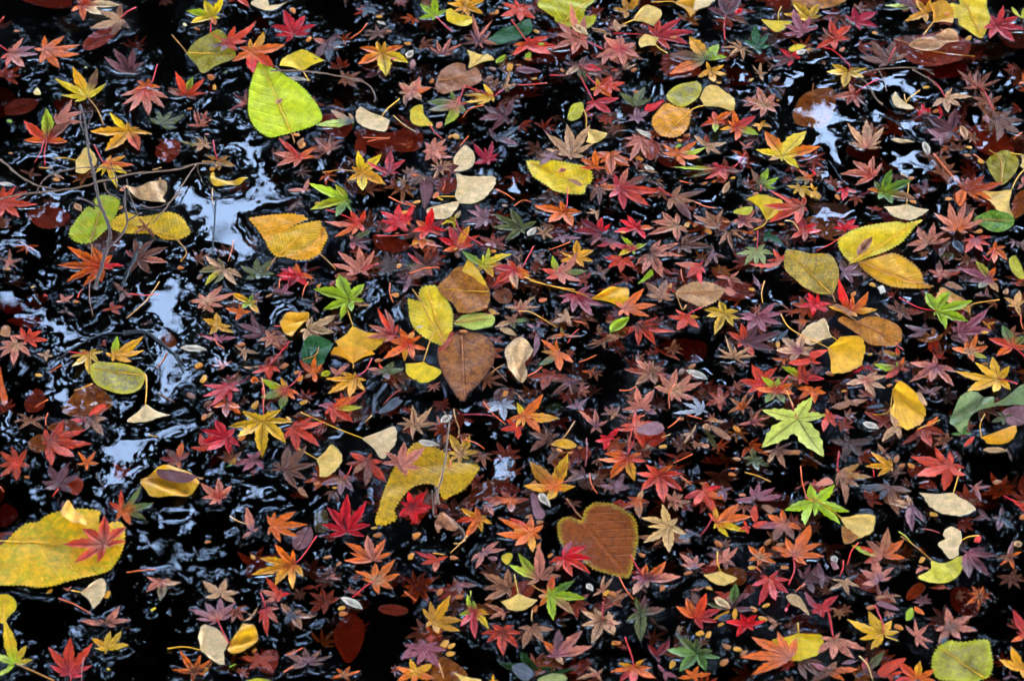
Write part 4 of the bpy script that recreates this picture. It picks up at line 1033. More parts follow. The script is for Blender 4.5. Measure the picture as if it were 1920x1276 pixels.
s 1550,1195 95 0 or
s 440,380 140 0 gy
s 270,540 80 60 yb
n 265,580 210,610;gr
n 1500,140 1445,195;ta
b 1520,-30 1540,20 1520,110 1500,60;gy;w;
b 1560,120 1640,30 1740,0 1770,20 1680,90;gy;w;
b 1000,1010 1100,980 1100,1150 1000,1160;ol;s0.4;
m 560,60;470,50 600,20 630,120;mv>br;w;
s 465,45 100 60 ct
s 350,360 90 40 or
s 760,185 60 -40 or
m 30,150;0,130 100,110 60,160;ta;;
s 1890,1210 80 30 tb
T 760 750
m 80,250;60,75 240,120 300,240 160,340 60,360 -20,250;ta;k;
o 315,205 410,140 60 wh
n 390,210 380,330 340,600 280,800;ta
n 430,90 450,200 475,250 470,350;yb
m 495,480;370,480 390,310 570,320 650,460 570,525 470,570 370,560;ta>yt;;
o 120,400 300,430 55 wh
s 355,345 80 60 or
n 520,360 620,390 700,440;or
n 400,565 390,720;or
m -20,640;-60,500 180,465 145,655 20,710;pk;;
m 1150,300;0,0 10,10;ru;h;
b 1290,390 1350,350 1440,345 1515,390 1500,420 1420,430 1340,410;yw;;1400,340 1500,195#small yellow oval leaf with an upright stalk below centre
m 1300,340;1090,320 1240,260 1370,290 1250,420 1100,480;br;;
m 1330,460;1290,420 1410,440 1260,570;br;;
s 1365,455 70 -30 or
s 1460,465 60 0 or
s 1550,420 60 0 or
m 1690,230;1530,140 1680,85 1800,190 1740,300 1640,300;mv>pk;k;
m 1840,140;1720,150 1760,90 1830,60 1900,80 1960,190;ta>mv;k;
m 1800,340;1680,390 1720,310 1900,240 1860,350 1760,450;rd;;
m 2050,240;1850,290 2040,120 2290,215 2180,370 2120,440 1900,260;pk>cr;;2030,350 1970,490
m 1970,510;1700,590 1750,495 2100,500 2140,580 2030,720 1810,700;cr:or,or,or,cr,yo,or;;
m 1320,770;1100,560 1440,530 1510,770 1260,910 1045,780;or:yb,yt,yo,yt,yo;;
m 1360,700;1330,620 1460,600 1400,720;yb;;
n 1260,825 1340,780 1430,750;or
n 1605,350 1595,600;mp
m 1590,660;1420,740 1440,610 1560,590 1720,680;mv>br;w;
n 1630,660 1650,760 1700,835;or
b 1530,700 1650,680 1650,780 1560,780;db;s0.3;
m 1850,780;1720,760 1900,690 1960,790 1880,830;mv;w;
m 940,890;680,890 840,800 980,830 1100,880 940,1020;or>rb;w;
b 1110,830 1160,840 1200,940 1240,1010 1200,1050 1140,1020;mv;;
o 1190,835 1285,950 60 wh
m 730,940;680,950 790,890 870,920 780,1040 700,1000;mv>pk;w;
m 650,1050;490,970 625,945 720,1030 770,1095 680,1170 530,1230 450,1080;or:yo,or,yo,yo,yo,or,oc;;
m 1110,1180;820,1060 920,1040 1120,1030 1225,1110 1205,1240 1130,1380 970,1330 810,1215;or:or,oc,or,or,or,yo,or,or;;
s 1000,1180 100 -5 or
s 1095,1030 80 10 or
s 1190,1080 80 10 tb
m 60,960;-40,930 30,850 190,840 240,960 90,1120 -60,1060;dr>rd;;
b 260,1100 320,1020 400,1040 470,1100 450,1160 380,1150 330,1130 290,1190;tb;k;#crumpled pale brown leaf hanging from the thin twig at bottom centre
s 100,1200 100 20 ta
b 1560,1060 1600,960 1680,905 1750,905 1850,920 2000,1010 2050,1090 2060,1180 2060,1250 2030,1400 2000,1530 1960,1575 1850,1550 1740,1520 1640,1480 1560,1400 1450,1350 1370,1250 1350,1130 1360,1070 1430,1030 1510,1050;hb2;zs0.09;1500,980 1430,880#large wet brown heart shaped leaf with yellow rim at the lower right of centre
b 790,770 900,730 1020,790 940,830 830,820;rb;s0.8;
s 1140,730 70 30 tb
b 400,560 520,520 650,560 500,620;ol;s0.3;
n 1430,880 1520,1010;dr
T 1140 750
m 1680,165;1810,-10 1930,150 1910,540 1360,420 1360,115;pg3;;1660,140 1610,0
m 1920,210;1790,240 1790,130;pg3;h;
m 830,70;870,200 720,10;gy3;h;
m 330,290;240,310 420,230 500,300 330,350;mv;w;
b 250,310 330,250 430,230 500,290 440,340 340,350;mv;;
m 350,120;320,140 420,90 440,150;mv;w;
n 320,155 225,215;or
n 700,140 830,180;or
n 630,205 530,290;or
s 640,165 75 -20 or
s 930,170 90 0 ta
m 950,190;880,180 1050,190;ta;;
o 850,220 905,270 50 ta
b 900,220 980,240 1050,290 1090,340 1030,340 940,280;tb;;
m 740,290;640,320 780,230 750,350 670,410;ta;k;
m 900,320;850,240 960,320 970,440 870,380;ol;s0.2;
s 860,405 90 -5 or
s 485,410 90 5 or
n 475,375 550,350;ta
m 370,410;300,450 330,370 430,430;ta>br;w;
m 1280,200;1140,235 1330,130 1440,165 1400,240 1310,250;mp>pk;k;
s 1140,255 90 -45 ta
m 1300,520;1190,520 1270,430 1370,500 1430,590 1330,650 1220,580;ol;w;
m 1490,440;1360,480 1520,370 1640,380 1730,470 1570,610 1410,580;br:tb,br,br,tb,tb,ta;k;
s 1140,520 90 -15 tb
s 1665,475 130 -10 tb
n 1215,635 1440,720;yo
s 1100,657 85 -8 or
n 1090,600 1150,600;or
n 1705,600 1720,740 1755,870;or
m 450,660;330,605 580,590 660,665 660,820 490,950 290,825 240,700;cr:cr,or,oc,cr,cr,cr,cr;;
n 745,500 580,580;or
m 90,760;0,720 130,660 200,800 80,850;mv>pu;w;
m 270,890;110,960 170,860 310,800 370,900 280,1050;or:rb,ru,ta,ru,tb;w;
m 600,880;470,820 630,830 660,930 620,1000;pk;k;
m 700,720;640,680 760,720 680,780;tb;s0.2;
n 640,695 740,775;or
s 840,740 65 0 or
m 840,800;670,870 880,730 1010,770 1060,890 945,1000 765,980;cr:cp,cr,rd,or,cr,cr;;
m 1020,810;960,880 1000,770 1100,800 1040,920;mv;w;
m 960,1090;945,940 1160,910 1290,1030 1230,1170 1070,1210 935,1150 890,1000;or:yo,or,or,ye,ye,ye,oc;;
n 925,1050 820,1210;cm2
m 545,1110;480,965 620,1040 690,1200 540,1370 310,1280 350,1140 290,1065;yt3;;
m 1310,870;1260,780 1340,730 1480,790 1550,870 1120,890;mv>mp;;
s 1190,840 80 0 pk
b 1260,990 1310,930 1330,1040 1290,1070;cr;;
b 1280,1110 1330,1070 1420,1075 1340,1130;oc;;
m 1230,1130;1160,1170 1200,1080 1270,1150 1240,1200;oc;;
m 1560,1090;1400,1020 1540,970 1720,1140 1650,1250 1460,1260 1330,1130;pk:or,or,or,br,br,mp;;
m 1830,910;1790,750 2010,760 2140,990 2060,1110 1830,1050 1740,1170 1560,990;yg5;;1750,870
b 1660,1240 1740,1150 1790,1100 1800,1190 1740,1290;or;;
m 1700,770;1650,790 1780,720;rb;w;
m 1890,750;1840,780 1900,700;mv;w;
o 750,620 810,650 60 gy
m 760,1170;680,1150 830,1220 620,1250;gy:mv,pu,gy;w;
b 550,1210 640,1150 700,1180 720,1260 600,1260;tb;s0.2;
b 120,180 280,190 300,300 160,310;db;s0.3;
n 240,140 205,330 170,490;cr
m 150,490;20,510 90,440 290,510 340,590 230,720 10,700;or:or,rb,or,cr,yo,yo;h;
b 1360,930 1430,930 1490,980 1420,990;tb;w;
m 610,500;500,480 740,470 620,560;rb;s0.4;
m 290,470;0,480 20,490;ru;h;
T 1520 750
g 690,115 700,20;ye;h;
m 170,130;80,140 130,70 190,110 300,180 220,250 110,300;cr:or,or,rd,mp,cr,cr;;
m 350,50;200,90 310,0 510,10 430,70;tb;w;
m 640,190;470,110 730,140 740,290 580,270;rb;;
m 780,260;700,160 630,385 790,370 830,260;ta:ta,ta,ta,tb;;
m 1000,250;920,290 1070,430 1200,300 1010,220 800,400 1130,150;rb:cr,cr,rb,tb,rb,or;;
n 945,270 1040,235 1140,190;yo
m 1340,330;1230,340 1390,260 1430,330;gr;;
b 1355,410 1390,350 1450,320 1420,380;cr;;
g 1510,330 1560,380 1700,390 1800,340 1815,230 1720,260 1700,340 1600,320;yo;;1500,220 1540,130
m 1720,150;1600,200 1650,100 1800,130 1700,230;ol;w;
o 1530,445 1740,450 50 ct
m 720,590;590,680 480,590 520,480 690,510 720,640;yo:yo,yo,yo,yb,yo;;
m 660,470;590,400 700,490 720,540;tb;;
s 760,520 100 50 tb
s 805,580 80 20 ta
s 890,580 80 -30 ta
m 750,640;740,670 800,650 790,600;tb;k;
m 1230,580;1095,430 1230,450 1365,600 1370,720 1180,810 935,730 880,515;cr;;
g 1265,820 960,815 1010,870 1070,960 1180,1010 1330,1020 1460,970 1380,890;cm;;1305,680 1320,620#cream ginkgo leaf below a coral maple leaf at the lower right
m 250,640;220,600 440,560 550,690 430,780 310,930 230,760;tb:tb,yb,yb,tb,tb,tb;;235,590 250,460
m 700,770;430,790 640,710 890,850 780,1020 610,890;br:gy,gy,br,tb,gy;;
n 555,630 560,690;rd
b 110,770 40,760 140,690 200,745;pk;;
m 1450,770;1390,760 1530,720 1600,780 1510,920 1410,830;pk>mv;k;
s 1650,725 140 15 tb
m 900,960;850,870 940,970 730,920 690,930 1000,1100 900,1180;mv:ta,mv,ta,ta,mv,mv;w;
s 1090,1010 90 -10 or
g 265,1035 320,1250 420,1230 540,1170 565,1030 400,1020;cy;;0,850#pale yellow ginkgo leaf with its stalk over a yellow green maple leaf
b 290,1260 275,1130 320,1140 400,1200 420,1230 340,1280;ob;;
g 1340,1240 1310,1380 1240,1410 1170,1330 1130,1270 1190,1230 1170,1190 1240,1120 1330,1160;cm;;1400,1215 1490,1205#cream ginkgo leaf standing upright behind a yellow ginkgo leaf at lower right
s 1480,1230 80 60 oc
m 1690,1040;1600,1050 1690,940 1810,1150 1660,1160;gy:pu,pu,gy,mv;w;
m 1560,1030;1440,1060 1480,960 1600,1070;pu;w;
m 1850,940;1780,880 1900,990 1940,920;cr;;1710,855
s 1880,1030 80 30 or
n 1000,1140 1140,1180;rb
n 780,1180 890,1280;yg
b 1050,700 1120,780 960,770;rb;s0.4;
m 340,380;160,360 300,300 560,360 470,500 280,520;db;w;
b 500,60 620,30 640,60 540,70;gy;w;
o 460,225 600,270 60 wh
m 520,1060;0,0 10,10;ru;h;
b 860,600 1000,580 1010,660 900,680;rb;s0.5;
m 1760,470;1730,430 1780,530;br;w;
b 1700,100 1880,50 1900,200 1760,220;mv;s0.2;
T 0 1006
g 710,490 825,635 900,560 940,470 930,390 880,370 790,430;cm;;630,480#cream ginkgo leaf just below the very large golden leaf at left
b 20,765 -60,700 -60,540 20,510 80,510 140,570 140,640 80,700;ye;;#yellow leaf end cut by the left edge near the bottom
n 520,540 650,590 800,670;or
n 1120,310 1240,295 1385,280;or
s 950,510 80 60 or
m 1430,390;1300,365 1390,360 1520,380 1610,455 1420,590 1295,495;pk:pk,pk,ta,ta,ol,pk;;
m 930,770;710,750 880,730 1070,650 1170,760 1040,800;br>pk;w;
m 955,995;810,900 980,835 1080,825 1145,970 930,1035 840,1000;yt:yo,yt,yt,yt,yt,yt;;
m 130,1120;50,810 240,970 290,1105 60,1160 -60,1250 -60,1060;yg5:yt,yt,yt,pg,pg,pg;;260,1180 480,1280
m 615,1210;430,990 630,910 830,985 820,1150 740,1260 520,1240 440,1150;cp:cr,cr,cr,cp,rd,cp,cp;;630,1300
n 745,1080 725,1290;mv
s 960,1170 35 -20 cy
s 1360,640 60 30 cy
m 1720,1200;1600,1050 1780,1060 1885,1115 1820,1240 1700,1300 1530,1190;tb>or;k;
m 590,470;560,450 640,440 620,480;pk;;
s 440,480 70 40 or
m 20,60;-40,40 60,70;rb;s0.3;
T 380 1006
m 800,240;640,95 800,130 890,370 800,490 640,440 430,350 500,205;or:or,or,yo,yo,yo,yo,yo;;860,210 1010,0
m 160,510;0,400 210,380 325,500 290,590 20,560;ta;;
m 130,730;20,580 160,540 300,600 270,700 60,790 -60,750 -120,660;pk>mv;;200,890 240,950
g -20,1000 60,1080 180,1135 190,1030 220,950 190,880 100,800 0,785 -40,900;cm;;-310,995#large cream ginkgo leaf with its stalk pointing left at the bottom left
b 220,1000 250,930 310,860 360,770 440,800 480,850 490,930 430,990 330,1045 250,1055;yw;k;#bright yellow ruffled ginkgo leaf beside a large cream ginkgo leaf at bottom left
m 680,520;505,480 560,370 690,460 780,500 670,590 550,580;cr:pk,cr,cr,rd,cr,pk;;
m 560,640;480,680 680,640 670,760 570,880 500,760;cp:cp,pk,pk,cr,cr;;515,500
m 440,700;370,760 400,680 490,640;ta;k;
m 790,690;690,590 890,650 1010,710 880,830 730,780;gy:tb,tb,tb,tb,gy;w;
m 1510,205;1255,45 1460,-10 1620,20 1680,150 1600,220 1300,150 1250,240;pk:or,pk,or,or,pk,or,or;;
m 1530,390;1350,330 1530,240 1710,215 1750,340 1690,475 1560,510 1400,370;ta>or;;1450,440 1330,540
s 1105,180 85 10 or
s 1205,240 60 40 or
s 1845,175 70 60 or
s 445,180 60 -60 or
m 1120,360;1080,380 1180,330 1230,380;mv>pk;w;
m 1000,440;880,460 1080,420 1020,480;rb;s0.4;
o 1225,545 1415,640 60 wh
s 1230,630 80 20 or
s 1245,680 90 5 ta
m 1290,480;1250,490 1310,440 1420,520;rb;w;
b 1160,880 1280,680 1420,760 1420,950 1320,1110 1240,1080;ru;s1.5;
n 1790,480 1890,560;or
m 930,1110;750,1070 900,990 1050,1030 1160,1060 1070,1130 760,1180;mv>br;w;
n 740,1060 890,995;or
n 720,1210 810,1160;or
m 500,1090;340,1060 450,1020 640,1070 620,1180 410,1180;ru;w;
m 1250,1230;1140,1270 1180,1170 1310,1150 1410,1215 1310,1280;ta>or;k;
s 460,1005 55 40 or
n 240,1155 290,1130;lg
g 490,1290 380,1275 480,1250 620,1270;yg;;
m 50,1150;0,1240 90,1110;yb;;
b 520,1270 640,1180 600,1270;db;s1;
m 1850,970;1780,960 1890,950 1760,1100;mp;;
T 760 1006
m 280,200;80,125 190,140 380,180 260,320 140,240;cr:cp,cp,cr,pk,cr;;
s 50,175 70 30 or
s 430,185 85 0 or
n 245,150 345,170;yo
b 850,190 880,150 940,145 945,190 900,245;ye;;
m 690,140;580,220 690,90 830,50 890,130 740,170 620,290;mv>pk;w;
s 775,190 160 -15 mv
n 550,0 500,60 400,155;ta
n 530,40 480,70 425,70;ta
s 1180,80 70 60 or
m 1190,370;910,300 1000,155 1180,95 1330,250 1080,420 1380,350;pk:lg,lg,pk,tb,ta,tb;;
m 1400,190;1480,30 1610,80 1660,210 1640,345 1480,380 1330,310 1270,240;rd:mp,rd,rd,cr,cr,pk,cr;;
s 1285,165 60 40 or
m 920,450;680,345 910,300 1000,390 930,540 700,580 680,460;tb;;
g 1000,500 845,580 920,640 1010,655 1110,620 1170,560 1090,550;cy;;985,440 965,340#pale yellow ginkgo leaf with its stalk upright at the bottom centre
m 1275,520;1310,360 1500,400 1600,545 1500,710 1310,755 1185,620 1200,470;lg:cr,gr,lg,tb,lg,or,cr;;1100,415
m 600,660;550,510 600,560 750,690 740,820 620,915 490,840 475,700;cp:lg,lg,yo,ye,cp,cp,lg;;
n 580,490 570,550;yg
m 245,740;220,580 400,570 510,740 490,850 290,900 180,820 150,640;yb3;;
m 180,980;0,950 120,895 290,930 370,1015 310,1170 100,1140 0,1085;mp;;
m 480,420;400,490 430,370 530,390 640,440 480,520;mp>br;w;
s 305,490 80 40 or
s 480,530 100 10 or
m 880,670;700,620 930,660 860,765 740,750;pk>tb;k;
m 860,840;760,780 970,780 1030,860 1000,980 870,1060 720,940 670,860;rb>cr;;
m 1120,800;1000,810 1180,760 1320,850 1220,940 1040,990;tb;;
s 1150,635 75 60 or
n 1125,660 1120,750;ta
s 350,945 100 50 or
s 410,965 90 30 or
s 400,1035 100 10 or
m 85,1200;-80,1180 40,1090 250,1120 260,1270 60,1320 -80,1290;yo:or,yo,yo,or,or,or;;
b 230,1180 320,1070 440,1110 550,1220 480,1280 260,1290;ob;s0.3;
n 300,1130 340,1260;ta
g 520,1330 430,1210 540,1240 670,1265 640,1320;cy;;
m 770,1280;735,1270 780,1230 830,1280;yo;;
m 1340,1060;1220,930 1360,810 1570,840 1660,1010 1400,1150 1250,1070;mp:or,pu,pk,pk,ta,mp;;
b 1010,1040 1050,1020 1120,1130 1060,1150;gd;s0.8;
m 1150,1200;820,1130 1020,1030 1330,1180 1520,1180 1250,1270 950,1270;gd;s0.5;
b 950,1140 1050,1120 1140,1210 1060,1270 980,1220;gy;w;
b 1170,1270 1290,1210 1420,1230 1400,1290;pg2;w;
m 1750,740;1550,680 1670,630 1860,690 1890,760 1850,880 1650,960 1560,800;tb>ta;;1755,580
m 1740,470;1690,470 1770,340 1840,370 1790,540 1660,540;pk>ta;k;
s 1780,510 80 40 or
s 1840,520 80 -40 or
o 1610,420 1660,480 45 wh
m 1700,1220;1510,1270 1620,1150 1750,1170 1740,1280;pk>ta;k;
m 1850,1190;1820,1200 1890,1170;or;;
m 1840,600;1740,640 1800,590 1920,560;or>rb;w;
s 1860,940 80 0 or
s 220,900 80 60 ru
s 1215,545 80 20 tb
T 1140 1006
b 180,380 250,300 200,0;ru;h;
m 330,370;340,245 515,245 645,410 350,470 220,570 210,380;mp:or,or,pk,tb,tb,mp;;200,170
s 300,160 75 -20 or
s 480,455 70 60 or
s 710,320 85 5 or
n 95,370 150,480 225,575;or
m 770,270;630,160 790,170 860,240 640,250;mv>pk;w;
m 1030,200;880,150 1080,90 1150,110 1130,270 1050,300 900,260;pk:pu,pk,pk,br,br,pk;;
s 980,60 90 -50 or
g 995,300 845,340 920,400 1020,430 1080,410 1145,370 1060,330;cy;;970,140#small yellow ginkgo leaf with its stalk pointing up at lower right
m 1350,180;1240,90 1380,85 1470,150 1490,240 1330,265 1240,220;ta>or;;
m 1640,170;1450,100 1570,20 1770,-30 1890,80 1920,190 1760,270 1520,180;pk>or;;1600,430
s 1275,272 85 5 or
s 1565,270 90 0 or
n 1310,280 1355,325;or
m 1425,370;1340,340 1510,320 1610,380 1600,500 1480,620 1330,610 1270,460;cr>cp;;
s 895,455 75 -20 or
m 760,470;720,480 800,440 860,460;pk>tb;k;
b 850,330 1150,270 1230,350 1150,430;yb;s1;
m 1100,630;960,560 1130,420 1300,500 1300,680 1150,600 850,590;pu:ol,gr,pu,pu,ol,ol;;
o 945,565 1080,650 60 cm
b 930,730 1000,680 1080,650 1020,710;yo;;
b 1100,690 1130,640 1145,700 1120,745;yo;;
o 980,750 1090,705 55 gy
m 770,720;600,640 690,550 870,545 1010,645 970,765 840,830;cr:or,or,cr,cp,cp,cp;;
m 1230,770;1040,770 1170,680 1320,700 1400,770 1290,840 1140,885;rd;;
s 1000,775 70 20 or
s 815,855 90 20 or
s 890,865 80 60 or
m 720,790;700,850 740,760;gy;;
s 1400,608 85 15 or
s 1290,640 80 -40 or
s 1370,725 90 -30 or
m 290,670;240,540 330,540 510,660 290,930 160,760 200,640;ol:ol,pu,br,ol,ol,pu;w;
m 430,780;370,700 530,830;db;s0.3;
m 30,560;0,500 130,480 210,500 130,620;tb;w;
m 20,780;0,680 120,780 60,880 -40,850;pk>ta;;
s 75,945 95 -15 or
m 790,1030;610,890 790,900 930,1020 1000,1110 870,1200 630,1215 510,1065;gr:ol,ol,ol,gr,gr,gr,gr;;
m 230,1150;90,1120 320,1100 395,1170 420,1290 220,1350 100,1290 20,1200;or:yo,yo,or,or,cp,cp,or;;215,1080 150,895
m 430,1060;350,970 550,920 460,1120;dr;w;
m 500,1200;440,1140 610,1240 510,1280;mp;;
m 760,1230;680,1180 800,1150 915,1210 800,1290 620,1250;or;;
s 570,1130 80 60 or
s 1150,995 90 -20 or
s 1050,970 100 -30 tb
s 1030,1110 120 35 tb
s 1205,1030 80 40 tb
g 1690,850 1450,920 1500,1050 1640,1100 1760,1090 1890,1020 1900,880 1780,870;ye;;1680,770#bright yellow ginkgo leaf under a salmon maple leaf at the bottom right
m 1620,1090;1265,890 1500,850 1670,900 1640,1130 1270,1235 1170,1080;pk>or;;
b 1580,520 1660,505 1720,560 1785,690 1700,630 1620,590;ct;;#cream leaf sliver beside purple maple leaves at lower right
m 1750,380;1680,290 1790,260 1890,250 1910,400 1820,530 1720,470;pu;;
m 1850,640;1740,510 1890,590 1990,540 2000,650 1890,720 1790,650;mp;;1955,680 1990,870
m 1590,620;1570,680 1610,580;rd;w;
m 1500,770;1400,700 1550,760 1420,830;tb;w;
m 1700,1090;1670,1110 1900,1120 1880,1270 1760,1290;br;;
s 1420,45 100 30 tb
s 1530,70 90 10 tb
m 1530,130;1450,100 1590,190;or;;
m 480,30;250,0 400,80;tb;s0.2;
n 1740,430 1660,500;or
b 1300,480 1200,500 1250,420;ru;s1;
T 1520 1006
m 640,170;490,30 680,-30 830,40 840,210 470,250 360,80;pk:tb,tb,or,or,rb,lg;;
m 560,150;420,110 580,140 520,170;cr;w;
n 420,75 360,150 320,270;oc
n 290,220 255,360;oc
m 610,390;435,295 555,180 745,270 720,350 450,440;mv>pk;;
m 300,390;150,480 190,390 430,340 430,460 340,520;ta:ta,ta,gy,ta,ta;k;
o 190,175 230,230 50 wh
s 210,250 110 -60 mv
m 700,520;570,540 680,480 800,530 760,600;pk>ta;k;
b 580,590 660,570 780,640 700,640;mv;w;
s 530,625 100 5 ta
m 100,380;0,330 60,250 180,380 100,480;mv>pu;w;
b 1070,215 1060,290 950,365 1040,410 1150,415 1270,380 1340,290 1350,200 1330,170 1240,215 1150,235;cy2;;940,100 800,0#pale yellow green ginkgo leaf with a long thin stalk at lower right
m 1000,270;950,250 1060,290 930,330;pk;;
s 985,205 80 50 or
m 1000,120;950,100 1030,120;or;k;
m 1390,140;1320,110 1550,105 1650,185 1590,350 1400,400;mp>pu;;
m 1760,180;1640,190 1790,60 1870,150 1800,300 1680,260;tb:tb,mv,or,or,or;k;
o 1800,80 1875,60 55 ct
m 1510,530;1420,430 1530,440 1590,540 1480,650 1360,620 1380,500;tb>or;k;
b 850,740 850,660 900,625 910,700;lg;;
b 920,650 930,615 990,650 1000,685;or;;
m 1230,800;1200,640 1435,705 1480,850 1330,920 1130,960 1100,840;br>pk;w;
m 940,880;835,780 920,740 1040,790 1090,940 1050,1020 940,1000;pk;k;
m 640,870;510,660 720,740 790,845 530,1010 430,920 310,775;yt2;;640,780 570,610
n 660,895 770,935;yt
s 780,800 90 -30 ta
m 210,910;260,850 490,1000 390,1080 190,1110 60,1050 80,900;tb>pk;;190,860 155,680
m 100,650;0,600 240,545 190,670 110,730 0,690;cp;;
g 0,870 60,880 140,930 90,1030 0,1090 -100,1000;ye;h;
m 160,1190;0,1140 230,1100 430,1190 300,1270 0,1290;br:mp,tb,or,or,br;;
m 480,1200;500,1060 660,1020 630,1250 390,1240;pu:cp,ol,pu,gy;;
b 590,1200 660,1120 840,1070 760,1170 640,1230;cr;;
m 700,1220;600,1240 820,1210 720,1290;cr;;
n 430,1065 500,1140 550,1280;ct
m 950,1250;770,1120 970,1115 1100,1180 1110,1290 740,1280;or:cr,yo,or,or,cp;;
b 1550,1260 1380,1290 1150,1270 1080,1180 1080,1070 1130,980 1220,930 1360,930 1560,925 1590,1000 1610,1110 1600,1200;yc3;z;#round yellow leaf with a grey mottled middle at the bottom right corner
m 1880,1170;1660,1120 1770,1000 1960,1080 1900,1290;yo;;
m 1900,870;1790,650 1960,800 1770,940 1820,840;cr:cp,or,or,cp;;
m 1770,1230;1700,1270 1760,1190 1840,1260;pu;w;
m 1200,450;1050,450 1100,430 1240,470;or>rb;s0.2;
s 1180,930 130 40 gy
m 400,1100;270,1130 430,1090;mv;w;
b -20,60 130,60 0,130;or;h;
"""
# ------------------------------------------------------------------ reading the leaf list
Z = 4.725                                   # the list is in enlarged photo pixels, tile by tile
items = []; T0 = (0, 0)
def pairs(s): return [tuple(float(q) for q in w.split(',')) for w in s.split()]
for ln in DATA.strip().split('\n'):
    ln = ln.strip()
    if not ln: continue
    if ln[0] == 'T': T0 = tuple(float(x) for x in ln.split()[1:3]); continue
    lab = None
    if '#' in ln: ln, lab = ln.split('#')
    k, rest = ln[0], ln[2:]
    up = lambda ps: [(T0[0] + x / Z, T0[1] + y / Z) for x, y in ps]
    f = [x.strip() for x in rest.split(';')]
    if k in 'mbg':
        if k == 'm': c = up(pairs(f[0])); pts = up(pairs(f[1])); f = f[2:]
        else: c = None; pts = up(pairs(f[0])); f = f[1:]
        f += [''] * 3
        if 'h' in f[1]: continue
        items.append(dict(k=k, c=c, pts=pts, col=f[0], fl=f[1], stem=up(pairs(f[2])), lab=lab))
    elif k == 'n':
        items.append(dict(k='n', pts=up(pairs(f[0])), col=f[1]))
    else:
        w = rest.replace(';', ' ').split()
        if k == 's':
            items.append(dict(k='s', pts=up(pairs(w[0])), ln=float(w[1]) / Z, ang=float(w[2]), col=w[3] if len(w) > 3 else 'ta'))
        else:
            items.append(dict(k='o', pts=up(pairs(w[0] + ' ' + w[1])), w=float(w[2]) / Z, col=w[3]))

# ------------------------------------------------------------------ rasters for stacking and for the water's skin
GX0, GX1, GY0, GY1, GS = -0.86, 0.86, -0.78, 0.80, 0.002
NX, NY = int((GX1 - GX0) / GS) + 1, int((GY1 - GY0) / GS) + 1
HR = np.zeros((NY, NX)); MEN_A = np.zeros((NY, NX), bool); MEN_B = np.zeros((NY, NX), bool)
XS = GX0 + GS * np.arange(NX); YS = GY0 + GS * np.arange(NY)
def mask(poly):
    P = np.asarray(poly)[:, :2]
    i0 = max(0, int((P[:, 0].min() - GX0) / GS)); i1 = min(NX - 1, int((P[:, 0].max() - GX0) / GS) + 1)
    j0 = max(0, int((P[:, 1].min() - GY0) / GS)); j1 = min(NY - 1, int((P[:, 1].max() - GY0) / GS) + 1)
    if i1 <= i0 or j1 <= j0: return None
    X, Y = np.meshgrid(XS[i0:i1 + 1], YS[j0:j1 + 1]); ins = np.zeros(X.shape, bool)
    x0, y0 = P[-1]
    for x1, y1 in P:
        if y0 != y1:
            c = ((y0 > Y) != (y1 > Y)) & (X < (x1 - x0) * (Y - y0) / (y1 - y0) + x0); ins ^= c
        x0, y0 = x1, y1
    return (slice(j0, j1 + 1), slice(i0, i1 + 1)), ins
def place(poly, thick=0.0012, floating=True, wet=False):
    """height at which a leaf lies on whatever is already below it"""
    r = mask(poly)
    if r is None or not r[1].any(): return 0.0012
    sl, ins = r; under = HR[sl][ins]
    base = float(np.percentile(under, 92))
    z = 0.0012 if base <= 0 else base + 0.0011
    return min(z, 0.016)
def settle(poly, z, top, floating=True):
    r = mask(poly)
    if r is None: return
    sl, ins = r
    HR[sl][ins] = np.maximum(HR[sl][ins], top)
    if floating and z < 0.006: (MEN_A if random.random() < 0.72 else MEN_B)[sl] |= ins

def vec2(a): return np.asarray(a, float)[:2]
def colours(spec, n):
    """'a' | 'a>b' | 'a:b,c,d' -> centre colour, list of lobe colours"""
    if ':' in spec:
        a, r = spec.split(':'); r = r.split(','); r = (r + [r[-1]] * n)[:n]; return a, r
    if '>' in spec:
        a, b_ = spec.split('>'); return a, [b_] * n
    return spec, [spec] * n
def mot(code):
    if code in MOT: c, a, s = MOT[code]; return np.array(s2l(c)), a, s
    c = np.array(LIN[code]); return c * 0.55, 0.35, 60

